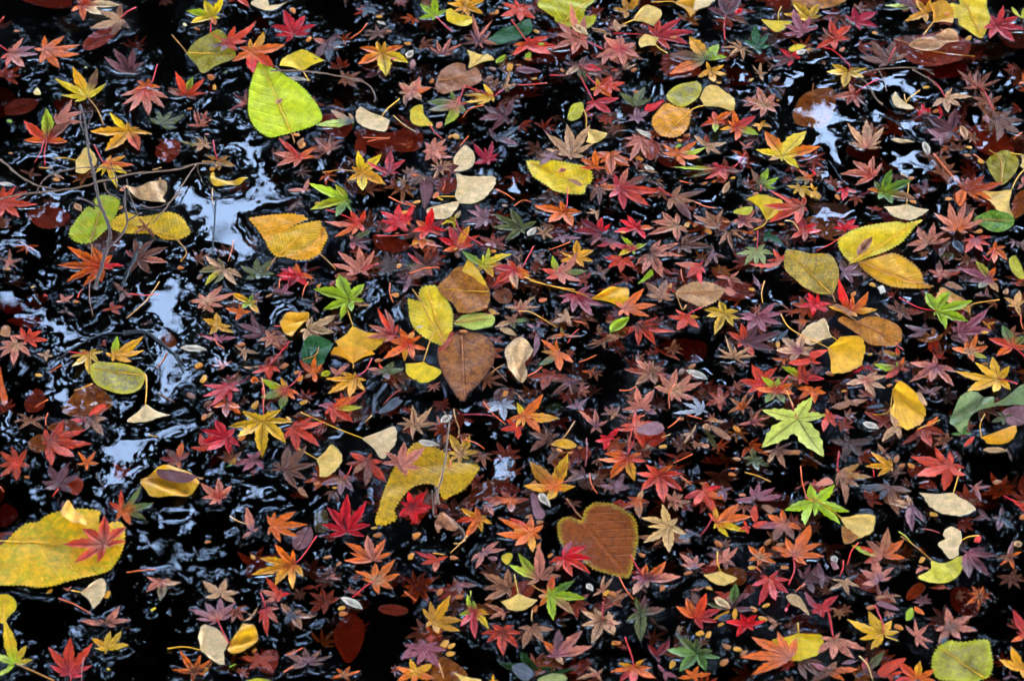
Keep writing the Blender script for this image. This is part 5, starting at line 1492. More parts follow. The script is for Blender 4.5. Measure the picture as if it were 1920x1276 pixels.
def maple_mesh(C, tips, spec, flags, z0):
    """one palmate blade: lobes from the stalk joint to each tip, sinuses between"""
    C = vec2(C); T = [vec2(t) - C for t in tips]
    c0, lc = colours(spec, len(T))
    od = sorted(range(len(T)), key=lambda i: math.atan2(T[i][1], T[i][0]))
    T = [T[i] for i in od]; lc = [lc[i] for i in od]; n = len(T)
    th = [math.atan2(t[1], t[0]) for t in T]; Ls = [max(0.004, float(np.linalg.norm(t))) for t in T]
    gaps = [(th[(i + 1) % n] - th[i]) % (2 * math.pi) or 2 * math.pi for i in range(n)]
    dry = 'k' in flags
    S = []
    for i in range(n):
        g = gaps[i]; lm = min(Ls[i], Ls[(i + 1) % n])
        if g > R(115): S.append(None)
        else:
            r = lm * np.clip(0.44 - 0.12 * g, 0.24, 0.40) * (0.8 if dry else 1)
            a = th[i] + g / 2 + random.uniform(-.05, .05); S.append(np.array([math.cos(a), math.sin(a)]) * r)
    NSEG = 8; V, F, colr, lv = [C.copy()], [], [np.array(LIN[c0])], [(0, 0, 0)]
    zoff = [0.0]; outline = []
    fold = random.uniform(0.12, 0.42) if not dry else random.uniform(0.5, 1.0)
    if random.random() < 0.25: fold = -fold * 0.5
    cup = random.uniform(-0.04, 0.16) if not dry else random.uniform(0.05, 0.22)
    shared = {}
    for i in range(n):
        L = Ls[i]; d = T[i] / L; p = np.array([-d[1], d[0]])
        ga, gb = gaps[i - 1], gaps[i]
        bend = random.uniform(-0.04, 0.04) * L
        lift = cup * L * random.uniform(0.3, 1.5) + (random.uniform(-.07, .10) * L) + (random.uniform(.08, .28) * L if random.random() < .16 else 0)
        lobec = np.array(LIN[lc[i]]) * random.uniform(0.9, 1.08)
        mids = []
        def sinus(j, sgn, g):
            s = S[j]
            if s is None: return d * L * 0.10 + p * sgn * L * 0.085
            return s
        sr, sl = sinus(i - 1, -1, ga), sinus(i, 1, gb)
        def addv(q, zz, cc, l):
            V.append(C + q); zoff.append(zz); colr.append(cc); lv.append(l); return len(V) - 1
        rows = []
        for side, s, g in ((-1, sr, ga), (1, sl, gb)):
            a_s = float(s @ d); b_s = abs(float(s @ p))
            Wd = min(0.18 * L, 0.62 * L * math.tan(min(g, R(80)) / 2) * 0.55) * (0.62 if dry else 1) * random.uniform(0.9, 1.1)
            row = []
            for k in range(NSEG + 1):
                t = k / NSEG
                a = a_s + (L - a_s) * t
                b_ = b_s * (1 - t) ** 1.6 + Wd * 3.1 * t ** 0.95 * (1 - t) ** 1.2
                if 0 < k < NSEG: b_ *= (1 + (0.11 if k % 2 else -0.09))
                row.append((a, b_ * side))
            rows.append(row)
        m_idx = [0]
        for k in range(1, NSEG + 1):
            t = k / NSEG; a = L * t
            w = min(1, max(0, (t - 0.08) / 0.42)); w = w * w * (3 - 2 * w)
            cc = colr[0] * (1 - w) + lobec * w
            q = d * a + p * bend * math.sin(math.pi * t)
            m_idx.append(addv(q, lift * t * t, cc, (t, 0.0, 0)))
        edges_poly = []
        for side, row, j in ((-1, rows[0], (i - 1) % n), (1, rows[1], i)):
            e_idx = []
            for k in range(NSEG + 1):
                if k == NSEG: e_idx.append(m_idx[-1]); break
                a, b_ = row[k]; t = a / L
                if k == 0 and S[j] is not None and j in shared: e_idx.append(shared[j]); continue
                w = min(1, max(0, (t - 0.08) / 0.42)); w = w * w * (3 - 2 * w)
                cc = (colr[0] * (1 - w) + lobec * w) * random.uniform(0.92, 1.04)
                q = d * a + p * b_ + p * bend * math.sin(math.pi * min(1, max(0, t)))
                zz = lift * t * t + fold * abs(b_) + random.uniform(-.0008, .0008)
                e_idx.append(addv(q, zz, cc, (t, 1.0, 0)))
                if k == 0 and S[j] is not None: shared[j] = e_idx[-1]
            for k in range(NSEG):
                qd = [m_idx[k], m_idx[k + 1], e_idx[k + 1], e_idx[k]] if side < 0 else [m_idx[k], e_idx[k], e_idx[k + 1], m_idx[k + 1]]
                if k == 0 and S[j] is None: pass
                out = []
                for x in qd:
                    if x not in out: out.append(x)
                if side > 0: pass
                F.append(tuple(out[::-1]))
            edges_poly.append([C + (d * a + p * b_) for a, b_ in row])
        outline += edges_poly[0] + edges_poly[1][::-1][1:]
    V = np.array(V); zoff = np.array(zoff); zoff -= max(0, -(zoff.min())) * 0 + min(0, zoff.min())
    V3 = np.column_stack([V, z0 + zoff])
    c2, am, sc = mot(c0)
    return V3, F, np.array(colr), np.tile(c2, (len(V3), 1)), np.array(lv), (am, sc, random.random()), outline, float(np.percentile(zoff, 75))

def ginkgo_mesh(P, spec, flags, z0):
    A = vec2(P[0]); arc = [np.append(vec2(q), 0) for q in P[1:]]
    arc = [q[:2] for q in spline(arc, False, 0.0016)]
    n = len(arc); c0 = spec.split('>')[0]; base = np.array(LIN[c0])
    ph = random.random() * 9; wob = []
    for i, q in enumerate(arc):
        v = q - A; w = 0.010 * math.sin(i * 0.9 + ph) + 0.012 * math.sin(i * 0.37 + ph * 2) + 0.008 * random.uniform(-1, 1)
        e = min(i, n - 1 - i) / n
        wob.append(A + v * (1 + w * min(1, e * 8)))
    arc = wob; cen = sum(arc) / n; ax = cen - A; ax /= (np.linalg.norm(ax) + 1e-9); pp = np.array([-ax[1], ax[0]])
    NR = 7; V, F, colr, lv, zo = [A], [], [base], [(0, 0, 0)], [0.0]
    size = np.linalg.norm(cen - A); und = random.uniform(0.02, 0.07) * size; ph2 = random.random() * 6; cupg = random.uniform(-0.03, 0.08)
    rimc = np.array(s2l(RIM[c0][0])) if c0 in RIM else base * np.array([1.0, 0.9, 0.75])
    for i in range(n):
        e = 2 * i / (n - 1) - 1
        for k in range(1, NR + 1):
            s = k / NR; q = A + (arc[i] - A) * s
            # the two straight sides are hollow, as a ginkgo's are
            off = (q - A) @ pp; q = q - pp * off * 0.34 * math.sin(math.pi * s) * abs(e) ** 2
            V.append(q); zo.append(und * s * (1 + math.sin(e * 5 + ph2)) * 0.8 + cupg * size * s * s * abs(e) + (0.06 if 'k' in flags else 0.0) * size * abs(e) * s)
            rim = max(0, (s - 0.86) / 0.14) * 0.75 * (0.5 + 0.5 * math.sin(e * 7 + ph)) if c0 in ('yw', 'ye', 'yo', 'yd') else 0
            cc = base * (1 - rim) + rimc * rim
            if s < 0.35 and c0 in ('cm', 'cy'): cc = cc * (1 - (0.35 - s)) + np.array(LIN['ye']) * (0.35 - s) * 0.9
            colr.append(cc); lv.append((s, e, 0))
    for i in range(n - 1):
        a, b_ = 1 + i * NR, 1 + (i + 1) * NR
        F.append((0, a, b_))
        for k in range(NR - 1): F.append((a + k, a + k + 1, b_ + k + 1, b_ + k))
    V = np.array(V); zo = np.array(zo); zo -= zo.min()
    # faces must look up
    f = F[n // 2]; x, y, w = V[f[0]], V[f[1]], V[f[2]]
    if (y[0] - x[0]) * (w[1] - x[1]) - (y[1] - x[1]) * (w[0] - x[0]) < 0: F = [q[::-1] for q in F]
    c2, am, sc = mot(c0)
    outl = [A] + arc
    return np.column_stack([V, z0 + zo]), F, np.array(colr), np.tile(c2, (len(V), 1)), np.array(lv), (am * 0.6, sc, random.random()), outl, float(np.percentile(zo, 70))

def broad_mesh(P, spec, flags, z0):
    c0, lc = colours(spec, 1)
    P2 = [np.append(vec2(q), 0) for q in P]
    size = max(np.linalg.norm(a - b_) for a in P2 for b_ in P2)
    out = np.array([q[:2] for q in spline(P2, True, 0.0019 if size > 0.03 else 0.0012)])
    n = len(out); nxt = np.roll(out, -1, 0); prv = np.roll(out, 1, 0)
    tg = nxt - prv; nr = np.column_stack([tg[:, 1], -tg[:, 0]]); nr /= (np.linalg.norm(nr, axis=1)[:, None] + 1e-9)
    area = 0.5 * np.sum(out[:, 0] * nxt[:, 1] - nxt[:, 0] * out[:, 1])
    if area < 0: nr = -nr
    if 'z' in flags: amp = np.array([(0.0016 if (i % 3) == 0 else -0.0007) * random.uniform(0.5, 1.3) for i in range(n)])
    else: amp = rng.normal(0, 0.00022, n)
    out = out + nr * amp[:, None]
    base = np.asarray(vec2(P[0])); far = out[np.argmax(np.linalg.norm(out - base, axis=1))]
    ax = far - base; Ln = np.linalg.norm(ax) + 1e-9; ax /= Ln; pp = np.array([-ax[1], ax[0]])
    lo, hi = out.min(0), out.max(0); st = max(0.0042, size / 22)
    gx, gy = np.meshgrid(np.arange(lo[0], hi[0], st), np.arange(lo[1], hi[1], st)); gx = gx + (np.arange(gx.shape[0])[:, None] % 2) * st / 2
    cand = np.column_stack([gx.ravel(), gy.ravel()]); ins = np.zeros(len(cand), bool)
    for i in range(n):
        (x0, y0), (x1, y1) = out[i - 1], out[i]
        if y0 != y1: ins ^= ((y0 > cand[:, 1]) != (y1 > cand[:, 1])) & (cand[:, 0] < (x1 - x0) * (cand[:, 1] - y0) / (y1 - y0) + x0)
    cand = cand[ins]
    ed = np.array([np.min(np.linalg.norm(out - c, axis=1)) for c in cand]) if len(cand) else np.zeros(0)
    cand = cand[ed > st * 0.45]
    allp = [Vector((float(a), float(b_))) for a, b_ in np.vstack([out, cand])] if len(cand) else [Vector((float(a), float(b_))) for a, b_ in out]
    vs, es, fs = delaunay_2d_cdt(allp, [], [list(range(n))], 1, 1e-7)[:3]
    V = np.array([(v[0], v[1]) for v in vs]); F = [tuple(f) for f in fs]
    edge = np.array([np.min(np.linalg.norm(out - c, axis=1)) for c in V])
    al = (V - base) @ ax / Ln; ac = (V - base) @ pp; hw = max(0.004, np.abs(ac).max())
    lv = np.column_stack([al, ac / hw, np.zeros(len(V))])
    bl = np.array(LIN[c0]); colr = np.tile(bl, (len(V), 1)).astype(float)
    if c0 in RIM:
        rc, rw = RIM[c0]; w = np.clip(1 - edge / rw, 0, 1)[:, None] * 0.85; colr = colr * (1 - w) + np.array(s2l(rc)) * w
    curl = (0.32 if 'k' in flags else 0.05) * random.uniform(0.7, 1.3)
    ph = random.random() * 6
    zo = curl * np.abs(ac) * (0.6 + 0.6 * np.sin(al * 3 + ph)) + 0.014 * hw * np.sin(al * 19 + np.abs(ac) / hw * 4 + ph) * np.minimum(1, edge / 0.008) \
        + (0.10 if 'k' in flags else 0.02) * hw * np.sin(al * 7 + ac / hw * 5 + ph)
    zo = zo - zo.min(); zo = np.minimum(zo, 0.012)
    f = F[0]; x, y, w = V[f[0]], V[f[1]], V[f[2]]
    if (y[0] - x[0]) * (w[1] - x[1]) - (y[1] - x[1]) * (w[0] - x[0]) < 0: F = [q[::-1] for q in F]
    c2, am, sc = mot(c0)
    return np.column_stack([V, z0 + zo]), F, colr, np.tile(c2, (len(V), 1)), lv, (am, sc, random.random()), out, float(np.percentile(zo, 70))

# ------------------------------------------------------------------ labels
NUMW = {2: 'two', 3: 'three', 4: 'four', 5: 'five', 6: 'six', 7: 'seven', 8: 'eight', 9: 'nine'}
things = []                 # (object, look words, category, group, photo position, size, fixed label)
def register(o, look, cat, group, uv, size, fixed=None):
    o['category'] = cat; o['group'] = group
    things.append([o, look, cat, group, uv, size, fixed])

# ------------------------------------------------------------------ leaves
def depth_of(fl):
    if 's' in fl:
        q = ''.join(ch for ch in fl.split('s')[1] if ch in '0123456789.')
        return float(q) / 100
    return None
BROWNS = {'br', 'tb', 'db', 'rb', 'pu', 'mv', 'ol', 'gy', 'ru', 'dr'}
def stem_obj(root, joint, pts, zc, colr, code):
    # the stalk leaves the joint, dips or rises a little and ends free
    P = [joint] + [unproj(u, v, zc) for u, v in pts]
    if len(P) == 2:
        d_ = P[1] - P[0]; P.insert(1, (P[0] + P[1]) / 2 + np.array([-d_[1], d_[0], 0]) * random.uniform(-.09, .09))
    P = [np.array([p[0], p[1], p[2] + (0.0008 if i == 0 else 0.0022)]) for i, p in enumerate(P)]
    sp = spline(P, False, 0.006)
    V, F = tube(sp, 0.0006, 0.0009, 5)
    mesh_obj('stalk', V, F, pal_mat(code, 'stalk'), root)
order = sorted([it for it in items if it['k'] in 'mbg'], key=lambda it: 0 if depth_of(it['fl']) else 1)
for it in order:
    fl = it['fl']; dep = depth_of(fl); zp = -dep if dep else 0.0015
    pts = [unproj(u, v, zp) for u, v in it['pts']]
    k = it['k']; main = it['col'].split(':')[0].split('>')[0]
    uvc = np.mean(it['pts'] + (it['c'] or []), axis=0); ext = np.ptp(np.array(it['pts'] + (it['c'] or [])), axis=0).max()
    if k == 'm':
        C = unproj(*it['c'][0], zp)
        poly = [C] + pts
        a0 = sorted(poly[1:], key=lambda q: math.atan2(q[1] - C[1], q[0] - C[0]))
    else: a0 = pts
    z0 = -dep if dep else place(a0)
    build = {'m': lambda: maple_mesh(C, pts, it['col'], fl, z0), 'g': lambda: ginkgo_mesh(pts, it['col'], fl, z0), 'b': lambda: broad_mesh(pts, it['col'], fl, z0)}[k]
    V, F, c1, c2, lv, prm, outl, top = build()
    if dep: V[:, 2] = np.minimum(V[:, 2], -0.0009)
    withered = k == 'm' and ('k' in fl or 'w' in fl or main in BROWNS)
    if dep: nm, cat, grp = ('sunken_leaf', 'sunken leaf', 'leaves sunk below the water surface')
    elif k == 'm' and withered: nm, cat, grp = ('withered_maple_leaf', 'maple leaf', 'withered maple leaves on the pond')
    elif k == 'm': nm, cat, grp = ('maple_leaf', 'maple leaf', 'fresh fallen maple leaves on the pond')
    elif k == 'g': nm, cat, grp = ('ginkgo_leaf', 'ginkgo leaf', 'ginkgo leaves on the pond')
    else:
        nm, cat, grp = ('broad_leaf', 'broad leaf', 'broad leaves on the pond')
        if it['lab'] and 'ginkgo leaf' in it['lab'].split(' beneath')[0].split(' on ')[0].split(' beside')[0].split(' below')[0].split(' with')[0].split(' above')[0]: nm, cat, grp = ('ginkgo_leaf', 'ginkgo leaf', 'ginkgo leaves on the pond')
    if k == 'm': mat = M_DRY if 'k' in fl else (M_WET if 'w' in fl else M_MAPLE)
    elif k == 'g': mat = M_GINKGO
    else: mat = M_BWET if ('w' in fl or dep) else M_BROAD
    has_stem = bool(it['stem'])
    rib = None
    if k == 'b' and it['lab'] and not dep and main not in ('yg4', 'gd', 'ct', 'yd2', 'gm2', 'rb') and 'ginkgo' not in it['lab'].split(' on ')[0].split(' beneath')[0].split(' below')[0]:
        r = mask(outl)
        if r is not None:
            ol = np.asarray(outl); b0 = vec2(pts[0]); tip = ol[np.argmax(np.linalg.norm(ol - b0, axis=1))]
            if np.linalg.norm(tip - b0) > 0.045:
                rib = []
                for q in np.linspace(0.04, 0.93, 16):
                    pt = b0 + (tip - b0) * q; near = np.argsort(((V[:, :2] - pt) ** 2).sum(1))[:3]
                    rib.append(np.array([pt[0], pt[1], V[near, 2].max() + 0.0002]))
                has_stem = True
    cen = V[0].copy() if k != 'b' else np.array([*vec2(pts[0]), z0]); cen[2] = z0
    if has_stem:
        root = bpy.data.objects.new(nm, None); root.empty_display_size = 0.01; COL.objects.link(root)
        ob = mesh_obj('blade', V, F, mat, root)
        sc_ = {'g': 'yd', 'b': 'yb', 'm': 'cd'}[k]
        if k == 'm' and main in ('lg', 'yo', 'ye', 'yt', 'yt2', 'yg5', 'pg3', 'gr'): sc_ = 'cd' if random.random() < .5 else 'yb'
        if k == 'g' and main in ('cm', 'cy', 'ye'): sc_ = 'yg2'
        if rib:
            Vr, Fr = tube(rib, 0.0008, 0.0003, 5); mesh_obj('midrib', Vr, Fr, pal_mat('yt' if main[0] in 'yloc' else 'tb', 'midrib'), root)
        if it['stem']: stem_obj(root, V[0] if k != 'b' else np.array([*vec2(pts[0]), z0 + top]), it['stem'], z0, None, sc_)
    else:
        root = ob = mesh_obj(nm, V, F, mat)
    set_attrs(ob.data, c1, c2, lv, prm)
    if not dep: settle(outl, z0, z0 + top, True)
    # words
    w = WORDS.get(main)
    if not w: w = {'y': 'yellow', 'l': 'lime', 'h': 'brown', 'g': 'green', 't': 'tan', 'o': 'orange', 'c': 'cream'}.get(main[0], 'brown')
    if ':' in it['col']:
        oth = [x for x in it['col'].split(':')[1].split(',') if x != main and WORDS.get(x) and WORDS.get(x) != w]
        if oth:
            o1 = max(set(oth), key=oth.count); w = w + ' and ' + WORDS[o1]
    elif '>' in it['col']:
        x = it['col'].split('>')[1]
        if WORDS.get(x) and WORDS[x] != w: w = w + ' and ' + WORDS[x]
    look = w + (' maple leaf' if k == 'm' else ' ginkgo leaf' if k == 'g' else ' broad leaf')
    if k == 'm' and 'k' in fl: look = 'curled ' + look
    elif k == 'm' and 'w' in fl: look = 'wet ' + look
    if dep: look = 'sunken ' + look
    register(root, look, cat, grp, uvc, ext, it['lab'])
print('leaves', len(things))
# ------------------------------------------------------------------ seed husks, petals, loose stalks
def husk_mesh(code, var=0):
    """oval seed husk: a shallow cupped disc with a raised rim and a keel"""
    V, F = [], []; n = 14; rings = [(0.0, 0.34), (0.45, 0.30), (0.8, 0.12), (0.95, 0.10), (1.0, 0.0)]
    for r, z in rings[1:]:
        for j in range(n):
            a = 2 * math.pi * j / n; w = 1 + 0.10 * math.sin((2 + var) * a + var * 2.1) + 0.05 * math.sin(5 * a + var)
            tap = 1 - 0.18 * math.cos(a)
            V.append((r * math.cos(a) * w * 0.5, r * math.sin(a) * 0.33 * w * tap, z * 0.5 + 0.02 * math.cos(2 * a)))
    V.append((0, 0, rings[0][1] * 0.5)); c = len(V) - 1
    for j in range(n): F.append((c, j, (j + 1) % n))
    for i in range(len(rings) - 2):
        for j in range(n): F.append((i * n + j, (i + 1) * n + j, (i + 1) * n + (j + 1) % n, i * n + (j + 1) % n))
    me = bpy.data.meshes.new('seed_husk'); me.from_pydata(V, [], F); me.materials.append(pal_mat(code, 'husk'))
    me.polygons.foreach_set('use_smooth', np.ones(len(me.polygons), bool)); return me
HUSK = {}
def px_len(uv): return DIST * 2 * TH / W
for it in items:
    if it['k'] == 's':
        u, v = it['pts'][0]; c = unproj(u, v, 0.001)
        L = min(it['ln'], 20) * px_len(0) * 0.82; a = R(it['ang'])
        # the listed slant is as seen; on the level water it is steeper
        ga = math.atan2(math.sin(a) / math.sin(ELEV), math.cos(a)); L *= math.hypot(math.cos(a), math.sin(a) / math.sin(ELEV))
        code = it['col']
        if code in ('or', 'ta', 'ct', 'ot2'): code = random.choice(['sd1', 'sd2', 'sd3'])
        var = random.randrange(4); key = (code, var)
        if key not in HUSK: HUSK[key] = husk_mesh(code, var)
        box = [c[:2] + 0.5 * L * np.array([math.cos(ga + q) , math.sin(ga + q)]) * s for q, s in ((0, 1), (1.2, .5), (math.pi, 1), (math.pi + 1.2, .5))]
        z0 = place(box)
        o = bpy.data.objects.new('seed_husk', HUSK[key]); COL.objects.link(o)
        o.location = (c[0], c[1], z0 + 0.0002); o.rotation_euler = (random.uniform(-.12, .12), random.uniform(-.12, .12), ga + (math.pi if random.random() < .5 else 0))
        o.scale = (L, L * random.uniform(0.75, 1.0), L * 0.28)
        settle(box, z0, z0 + 0.1 * L)
        register(o, ('long ' if it['ln'] > 19 else '') + WORDS.get(it['col'], 'tan') + ' seed husk', 'seed husk', 'seed husks scattered on the pond', np.array([u, v]), it['ln'])
    elif it['k'] == 'o':
        (u0, v0), (u1, v1) = it['pts']; a = unproj(u0, v0, 0.001); b = unproj(u1, v1, 0.001)
        d = (b - a)[:2]; L = np.linalg.norm(d); d = d / L; p = np.array([-d[1], d[0]]); wd = it['w'] * px_len(0) * 0.62
        V, F, lvv = [], [], []; n = 9; ph = random.uniform(-.2, .2)
        bx = []
        prof = [max(0.04, math.sin(math.pi * (k / n) ** (0.85 + ph))) ** 0.75 * wd for k in range(n + 1)]
        z0 = place([a[:2] + p * wd, b[:2] + p * wd, b[:2] - p * wd, a[:2] - p * wd])
        for k in range(n + 1):
            q = a[:2] + d * L * k / n + p * ph * 0.2 * L * math.sin(math.pi * k / n)
            for s in (-1, -.5, 0, .5, 1):
                V.append((*(q + p * prof[k] * s), z0 + abs(s) ** 2 * wd * 0.35 + 0.0004 * math.sin(k * 1.3))); lvv.append((k / n, s, 0))
        for k in range(n):
            for j in range(4): F.append((k * 5 + j, (k + 1) * 5 + j, (k + 1) * 5 + j + 1, k * 5 + j + 1))
        small_leaf = it['col'] in ('lg', 'ye', 'gy', 'mv', 'tb', 'or', 'rd', 'yg')
        nm = 'small_leaf' if small_leaf else 'petal'
        o = mesh_obj(nm, V, F, M_BROAD)
        cb = np.array(LIN[it['col']]); c2, am, sc = mot(it['col'])
        set_attrs(o.data, np.tile(cb, (len(V), 1)), np.tile(c2, (len(V), 1)), np.array(lvv), (am * .5, sc, random.random()))
        bp_ = [a[:2] + d * L * .5 + p * wd, b[:2], a[:2] + d * L * .5 - p * wd, a[:2]]
        settle(bp_, z0, z0 + 0.3 * wd)
        register(o, WORDS.get(it['col'], 'cream') + (' small oval leaf' if small_leaf else ' narrow petal flake'), 'small leaf' if small_leaf else 'petal',
                 'small oval leaves on the pond' if small_leaf else 'pale petal flakes on the pond', np.array([(u0 + u1) / 2, (v0 + v1) / 2]), L)
    elif it['k'] == 'n':
        P0 = [unproj(u, v, 0.002) for u, v in it['pts']]
        z = []
        for q in P0:
            i = int(np.clip((q[0] - GX0) / GS, 0, NX - 1)); j = int(np.clip((q[1] - GY0) / GS, 0, NY - 1))
            z.append(max(0.0012, float(HR[max(0, j - 4):j + 5, max(0, i - 4):i + 5].max()) + 0.0012))
        zt = max(z)
        P0 = [np.array([q[0], q[1], zt + 0.0006 * (k % 2)]) for k, q in enumerate(P0)]
        if len(P0) == 2:
            d_ = P0[1] - P0[0]; P0.insert(1, (P0[0] + P0[1]) / 2 + np.array([-d_[1], d_[0], 0]) * random.uniform(-.08, .08))
        sp = spline(P0, False, 0.006)
        V, F = tube(sp, 0.0008, 0.00045, 5)
        o = mesh_obj('leaf_stalk', V, F, pal_mat(it['col'], 'stalk'))
        uv = np.mean(it['pts'], axis=0); ln = float(np.linalg.norm(np.array(it['pts'][0]) - np.array(it['pts'][-1])))
        register(o, ('bent ' if len(it['pts']) > 2 else '') + ('long ' if ln > 55 else '') + WORDS.get(it['col'], 'tan') + ' loose leaf stalk', 'leaf stalk', 'loose leaf stalks and needles on the pond', uv, ln)

# ------------------------------------------------------------------ twigs
def twig(branches, colour, rad, label, name='twig'):
    """branches: list of (tile, pixel list with heights in mm); the first is the main stem"""
    root = bpy.data.objects.new(name, None); root.empty_display_size = 0.02; COL.objects.link(root)
    allp = []
    for bi, (tile, pts, r0, r1) in enumerate(branches):
        P = []
        for x, y, h in pts:
            u, v = tile[0] + x / Z, tile[1] + y / Z; P.append(unproj(u, v, h / 1000)); allp.append((u, v))
        sp = spline(P, False, 0.008)
        sp = [q + np.array([rng.normal(0, .0004), rng.normal(0, .0004), 0]) for q in sp]
        V, F = tube(sp, r0 * rad, r1 * rad, 7)
        # knots along the stem
        V = np.array(V); k = 7
        for ring in range(0, len(sp), 4):
            c = V[ring * k:(ring + 1) * k].mean(0); V[ring * k:(ring + 1) * k] = c + (V[ring * k:(ring + 1) * k] - c) * random.uniform(1.1, 1.4)
        mesh_obj('stem' if bi == 0 else 'branch', V, F, colour, root)
    register(root, label, 'twig', 'bare twigs lying over the pond', np.mean(allp, axis=0), 300, label)
bark = plain('twig bark', (84, 54, 42), 0.7, 0.8, 260, 0.5); bark2 = plain('pale twig bark', (122, 84, 60), 0.7, 0.7, 260, 0.4); bark3 = plain('wet black twig bark', (22, 17, 18), 0.6, 0.7, 200, 0.5)
A = (0, 250)
twig([(A, [(715, -250, 16), (745, -110, 20), (765, 0, 22), (800, 230, 24), (850, 450, 24), (880, 620, 22), (920, 700, 20), (970, 850, 18), (975, 930, 16), (940, 1050, 12), (895, 1200, 8), (850, 1330, 2), (840, 1380, -3)], 0.8, 1.6),
      (A, [(680, 565, 14), (780, 600, 18), (880, 655, 21)], 0.5, 0.8),
      (A, [(975, 1000, 14), (1040, 940, 16), (1100, 870, 18), (1135, 770, 20), (1190, 735, 20), (1255, 705, 18)], 1.2, 0.5),
      (A, [(1132, 775, 20), (1105, 640, 24), (1110, 500, 26), (1045, 460, 24), (1010, 350, 22), (985, 270, 20)], 0.9, 0.35),
      (A, [(745, -20, 22), (705, -120, 22), (725, -240, 18)], 0.6, 0.4), ((0, 0), [(770, 1150, 22), (800, 1060, 24), (815, 985, 26), (730, 1010, 22)], 0.5, 0.3)],
     bark, 0.0018, 'upright forked brown twig standing over the folded green and yellow leaf')
twig([(A, [(-40, 590, 6), (160, 545, 8), (330, 522, 10), (520, 505, 12), (700, 480, 14), (870, 432, 15), (1080, 380, 16), (1200, 352, 15), (1400, 338, 14), (1600, 312, 12), (1740, 270, 10), (1890, 265, 7), (1990, 285, 4)], 0.9, 1.0),
      (A, [(0, 235, 10), (60, 275, 12), (130, 345, 12), (230, 410, 12), (330, 462, 11), (430, 485, 11), (520, 500, 12)], 1.1, 0.7),
      (A, [(330, 510, 10), (370, 430, 12), (430, 375, 14), (560, 330, 16), (700, 308, 17), (870, 302, 17), (1020, 318, 15), (1160, 335, 15)], 0.6, 0.5),
      (A, [(1735, 275, 10), (1650, 400, 12), (1565, 535, 14), (1490, 630, 14), (1420, 720, 12), (1360, 790, 9)], 0.7, 0.7),
      (A, [(925, 440, 15), (940, 500, 13), (985, 545, 11), (1070, 582, 9)], 0.8, 0.4),
      (A, [(1120, 400, 15), (1145, 530, 16), (1180, 620, 15), (1215, 712, 14)], 0.4, 0.5),
      (A, [(1620, 520, 13), (1480, 620, 13), (1370, 660, 12), (1250, 640, 10)], 0.6, 0.4), (A, [(1760, 270, 9), (1755, 340, 9), (1800, 440, 6)], 0.35, 0.25),
      (A, [(455, 365, 12), (465, 310, 14), (345, 296, 14)], 0.4, 0.3)],
     bark2, 0.0014, 'long pale twig with many side shoots crossing the crumpled cream tan leaf')
twig([(A, [(1245, 970, 4), (1190, 1110, 5), (1140, 1210, 4), (1090, 1340, 1), (1075, 1390, -2)], 1.2, 0.8)], bark3, 0.0024, 'short wet black stick below the long bumpy yellow leaf')
twig([((0, 500), [(1090, 590, 1), (1270, 572, 2), (1360, 620, 2), (1450, 690, 2), (1560, 785, 2), (1640, 885, 1)], 1.6, 0.5), ((0, 500), [(1555, 785, 2), (1600, 870, 2), (1632, 940, 1)], 0.7, 0.4),
      ((0, 500), [(1275, 575, 2), (1310, 700, 2), (1365, 860, 1)], 0.5, 0.3), ((0, 500), [(1100, 590, 1), (960, 590, 1), (840, 620, 1), (680, 705, 1), (530, 805, 1)], 0.6, 0.35)],
     bark3, 0.0019, 'black forked twig floating above the oval yellow and grey brown leaf')
twig([((1520, 0), [(450, 657, 3), (560, 622, 4), (700, 606, 6), (820, 600, 6), (910, 600, 6), (1010, 618, 5), (1090, 658, 3)], 0.7, 0.7),
      ((1520, 0), [(900, 615, 6), (950, 645, 6), (1040, 690, 5), (1100, 745, 4), (1165, 802, 2)], 0.8, 0.6), ((1520, 0), [(600, 618, 5), (640, 690, 4), (672, 808, 2)], 0.7, 0.5),
      ((1520, 0), [(990, 612, 6), (1080, 622, 5)], 0.4, 0.3)], bark2, 0.0013, 'thin pale forked twig below the rust red submerged leaf')
twig([((1520, 0), [(440, 690, 3), (500, 740, 4), (540, 800, 4), (575, 870, 3), (636, 928, 1)], 0.8, 0.8), ((1520, 0), [(490, 705, 3), (560, 695, 3), (655, 718, 2)], 0.4, 0.3)], bark2, 0.0015, 'short curved pale twig above the bright patch of mirrored sky')
twig([((1520, 0), [(600, 1015, 1), (740, 1072, 1), (860, 1180, 1), (935, 1255, 1)], 0.9, 0.5), ((1520, 0), [(740, 1075, 1), (870, 1068, 1), (955, 1042, 1)], 0.6, 0.4)], bark3, 0.0012, 'fine black twig crossing the bright patch of mirrored sky')  # dark line of the reflection, laid on the water as thin tubes
twig([((1520, 250), [(165, 245, 1), (210, 310, 1), (260, 390, 1), (300, 455, 1)], 0.8, 0.5), ((1520, 250), [(190, 270, 1), (300, 290, 1)], 0.5, 0.3)], bark3, 0.0012, 'fine black twig at the lower end of the bright mirrored sky')  # another dark line from the mirrored view, modelled as a thin stem
twig([((380, 0), [(600, 628, 6), (700, 628, 7), (850, 628, 7), (1000, 640, 6), (1150, 662, 5), (1350, 702, 4), (1450, 740, 4), (1510, 800, 3), (1532, 850, 2), (1518, 905, 1)], 0.9, 0.6), ((380, 0), [(645, 590, 7), (700, 628, 7)], 0.7, 0.6)], bark2, 0.0014, 'long thin bent twig beside the large lime green serrated leaf')
twig([((380, 250), [(108, 505, 2), (112, 650, 2), (95, 900, 2), (85, 1095, 1)], 0.8, 0.7)], bark3, 0.0014, 'straight black stem beside the torn yellow leaf edge')
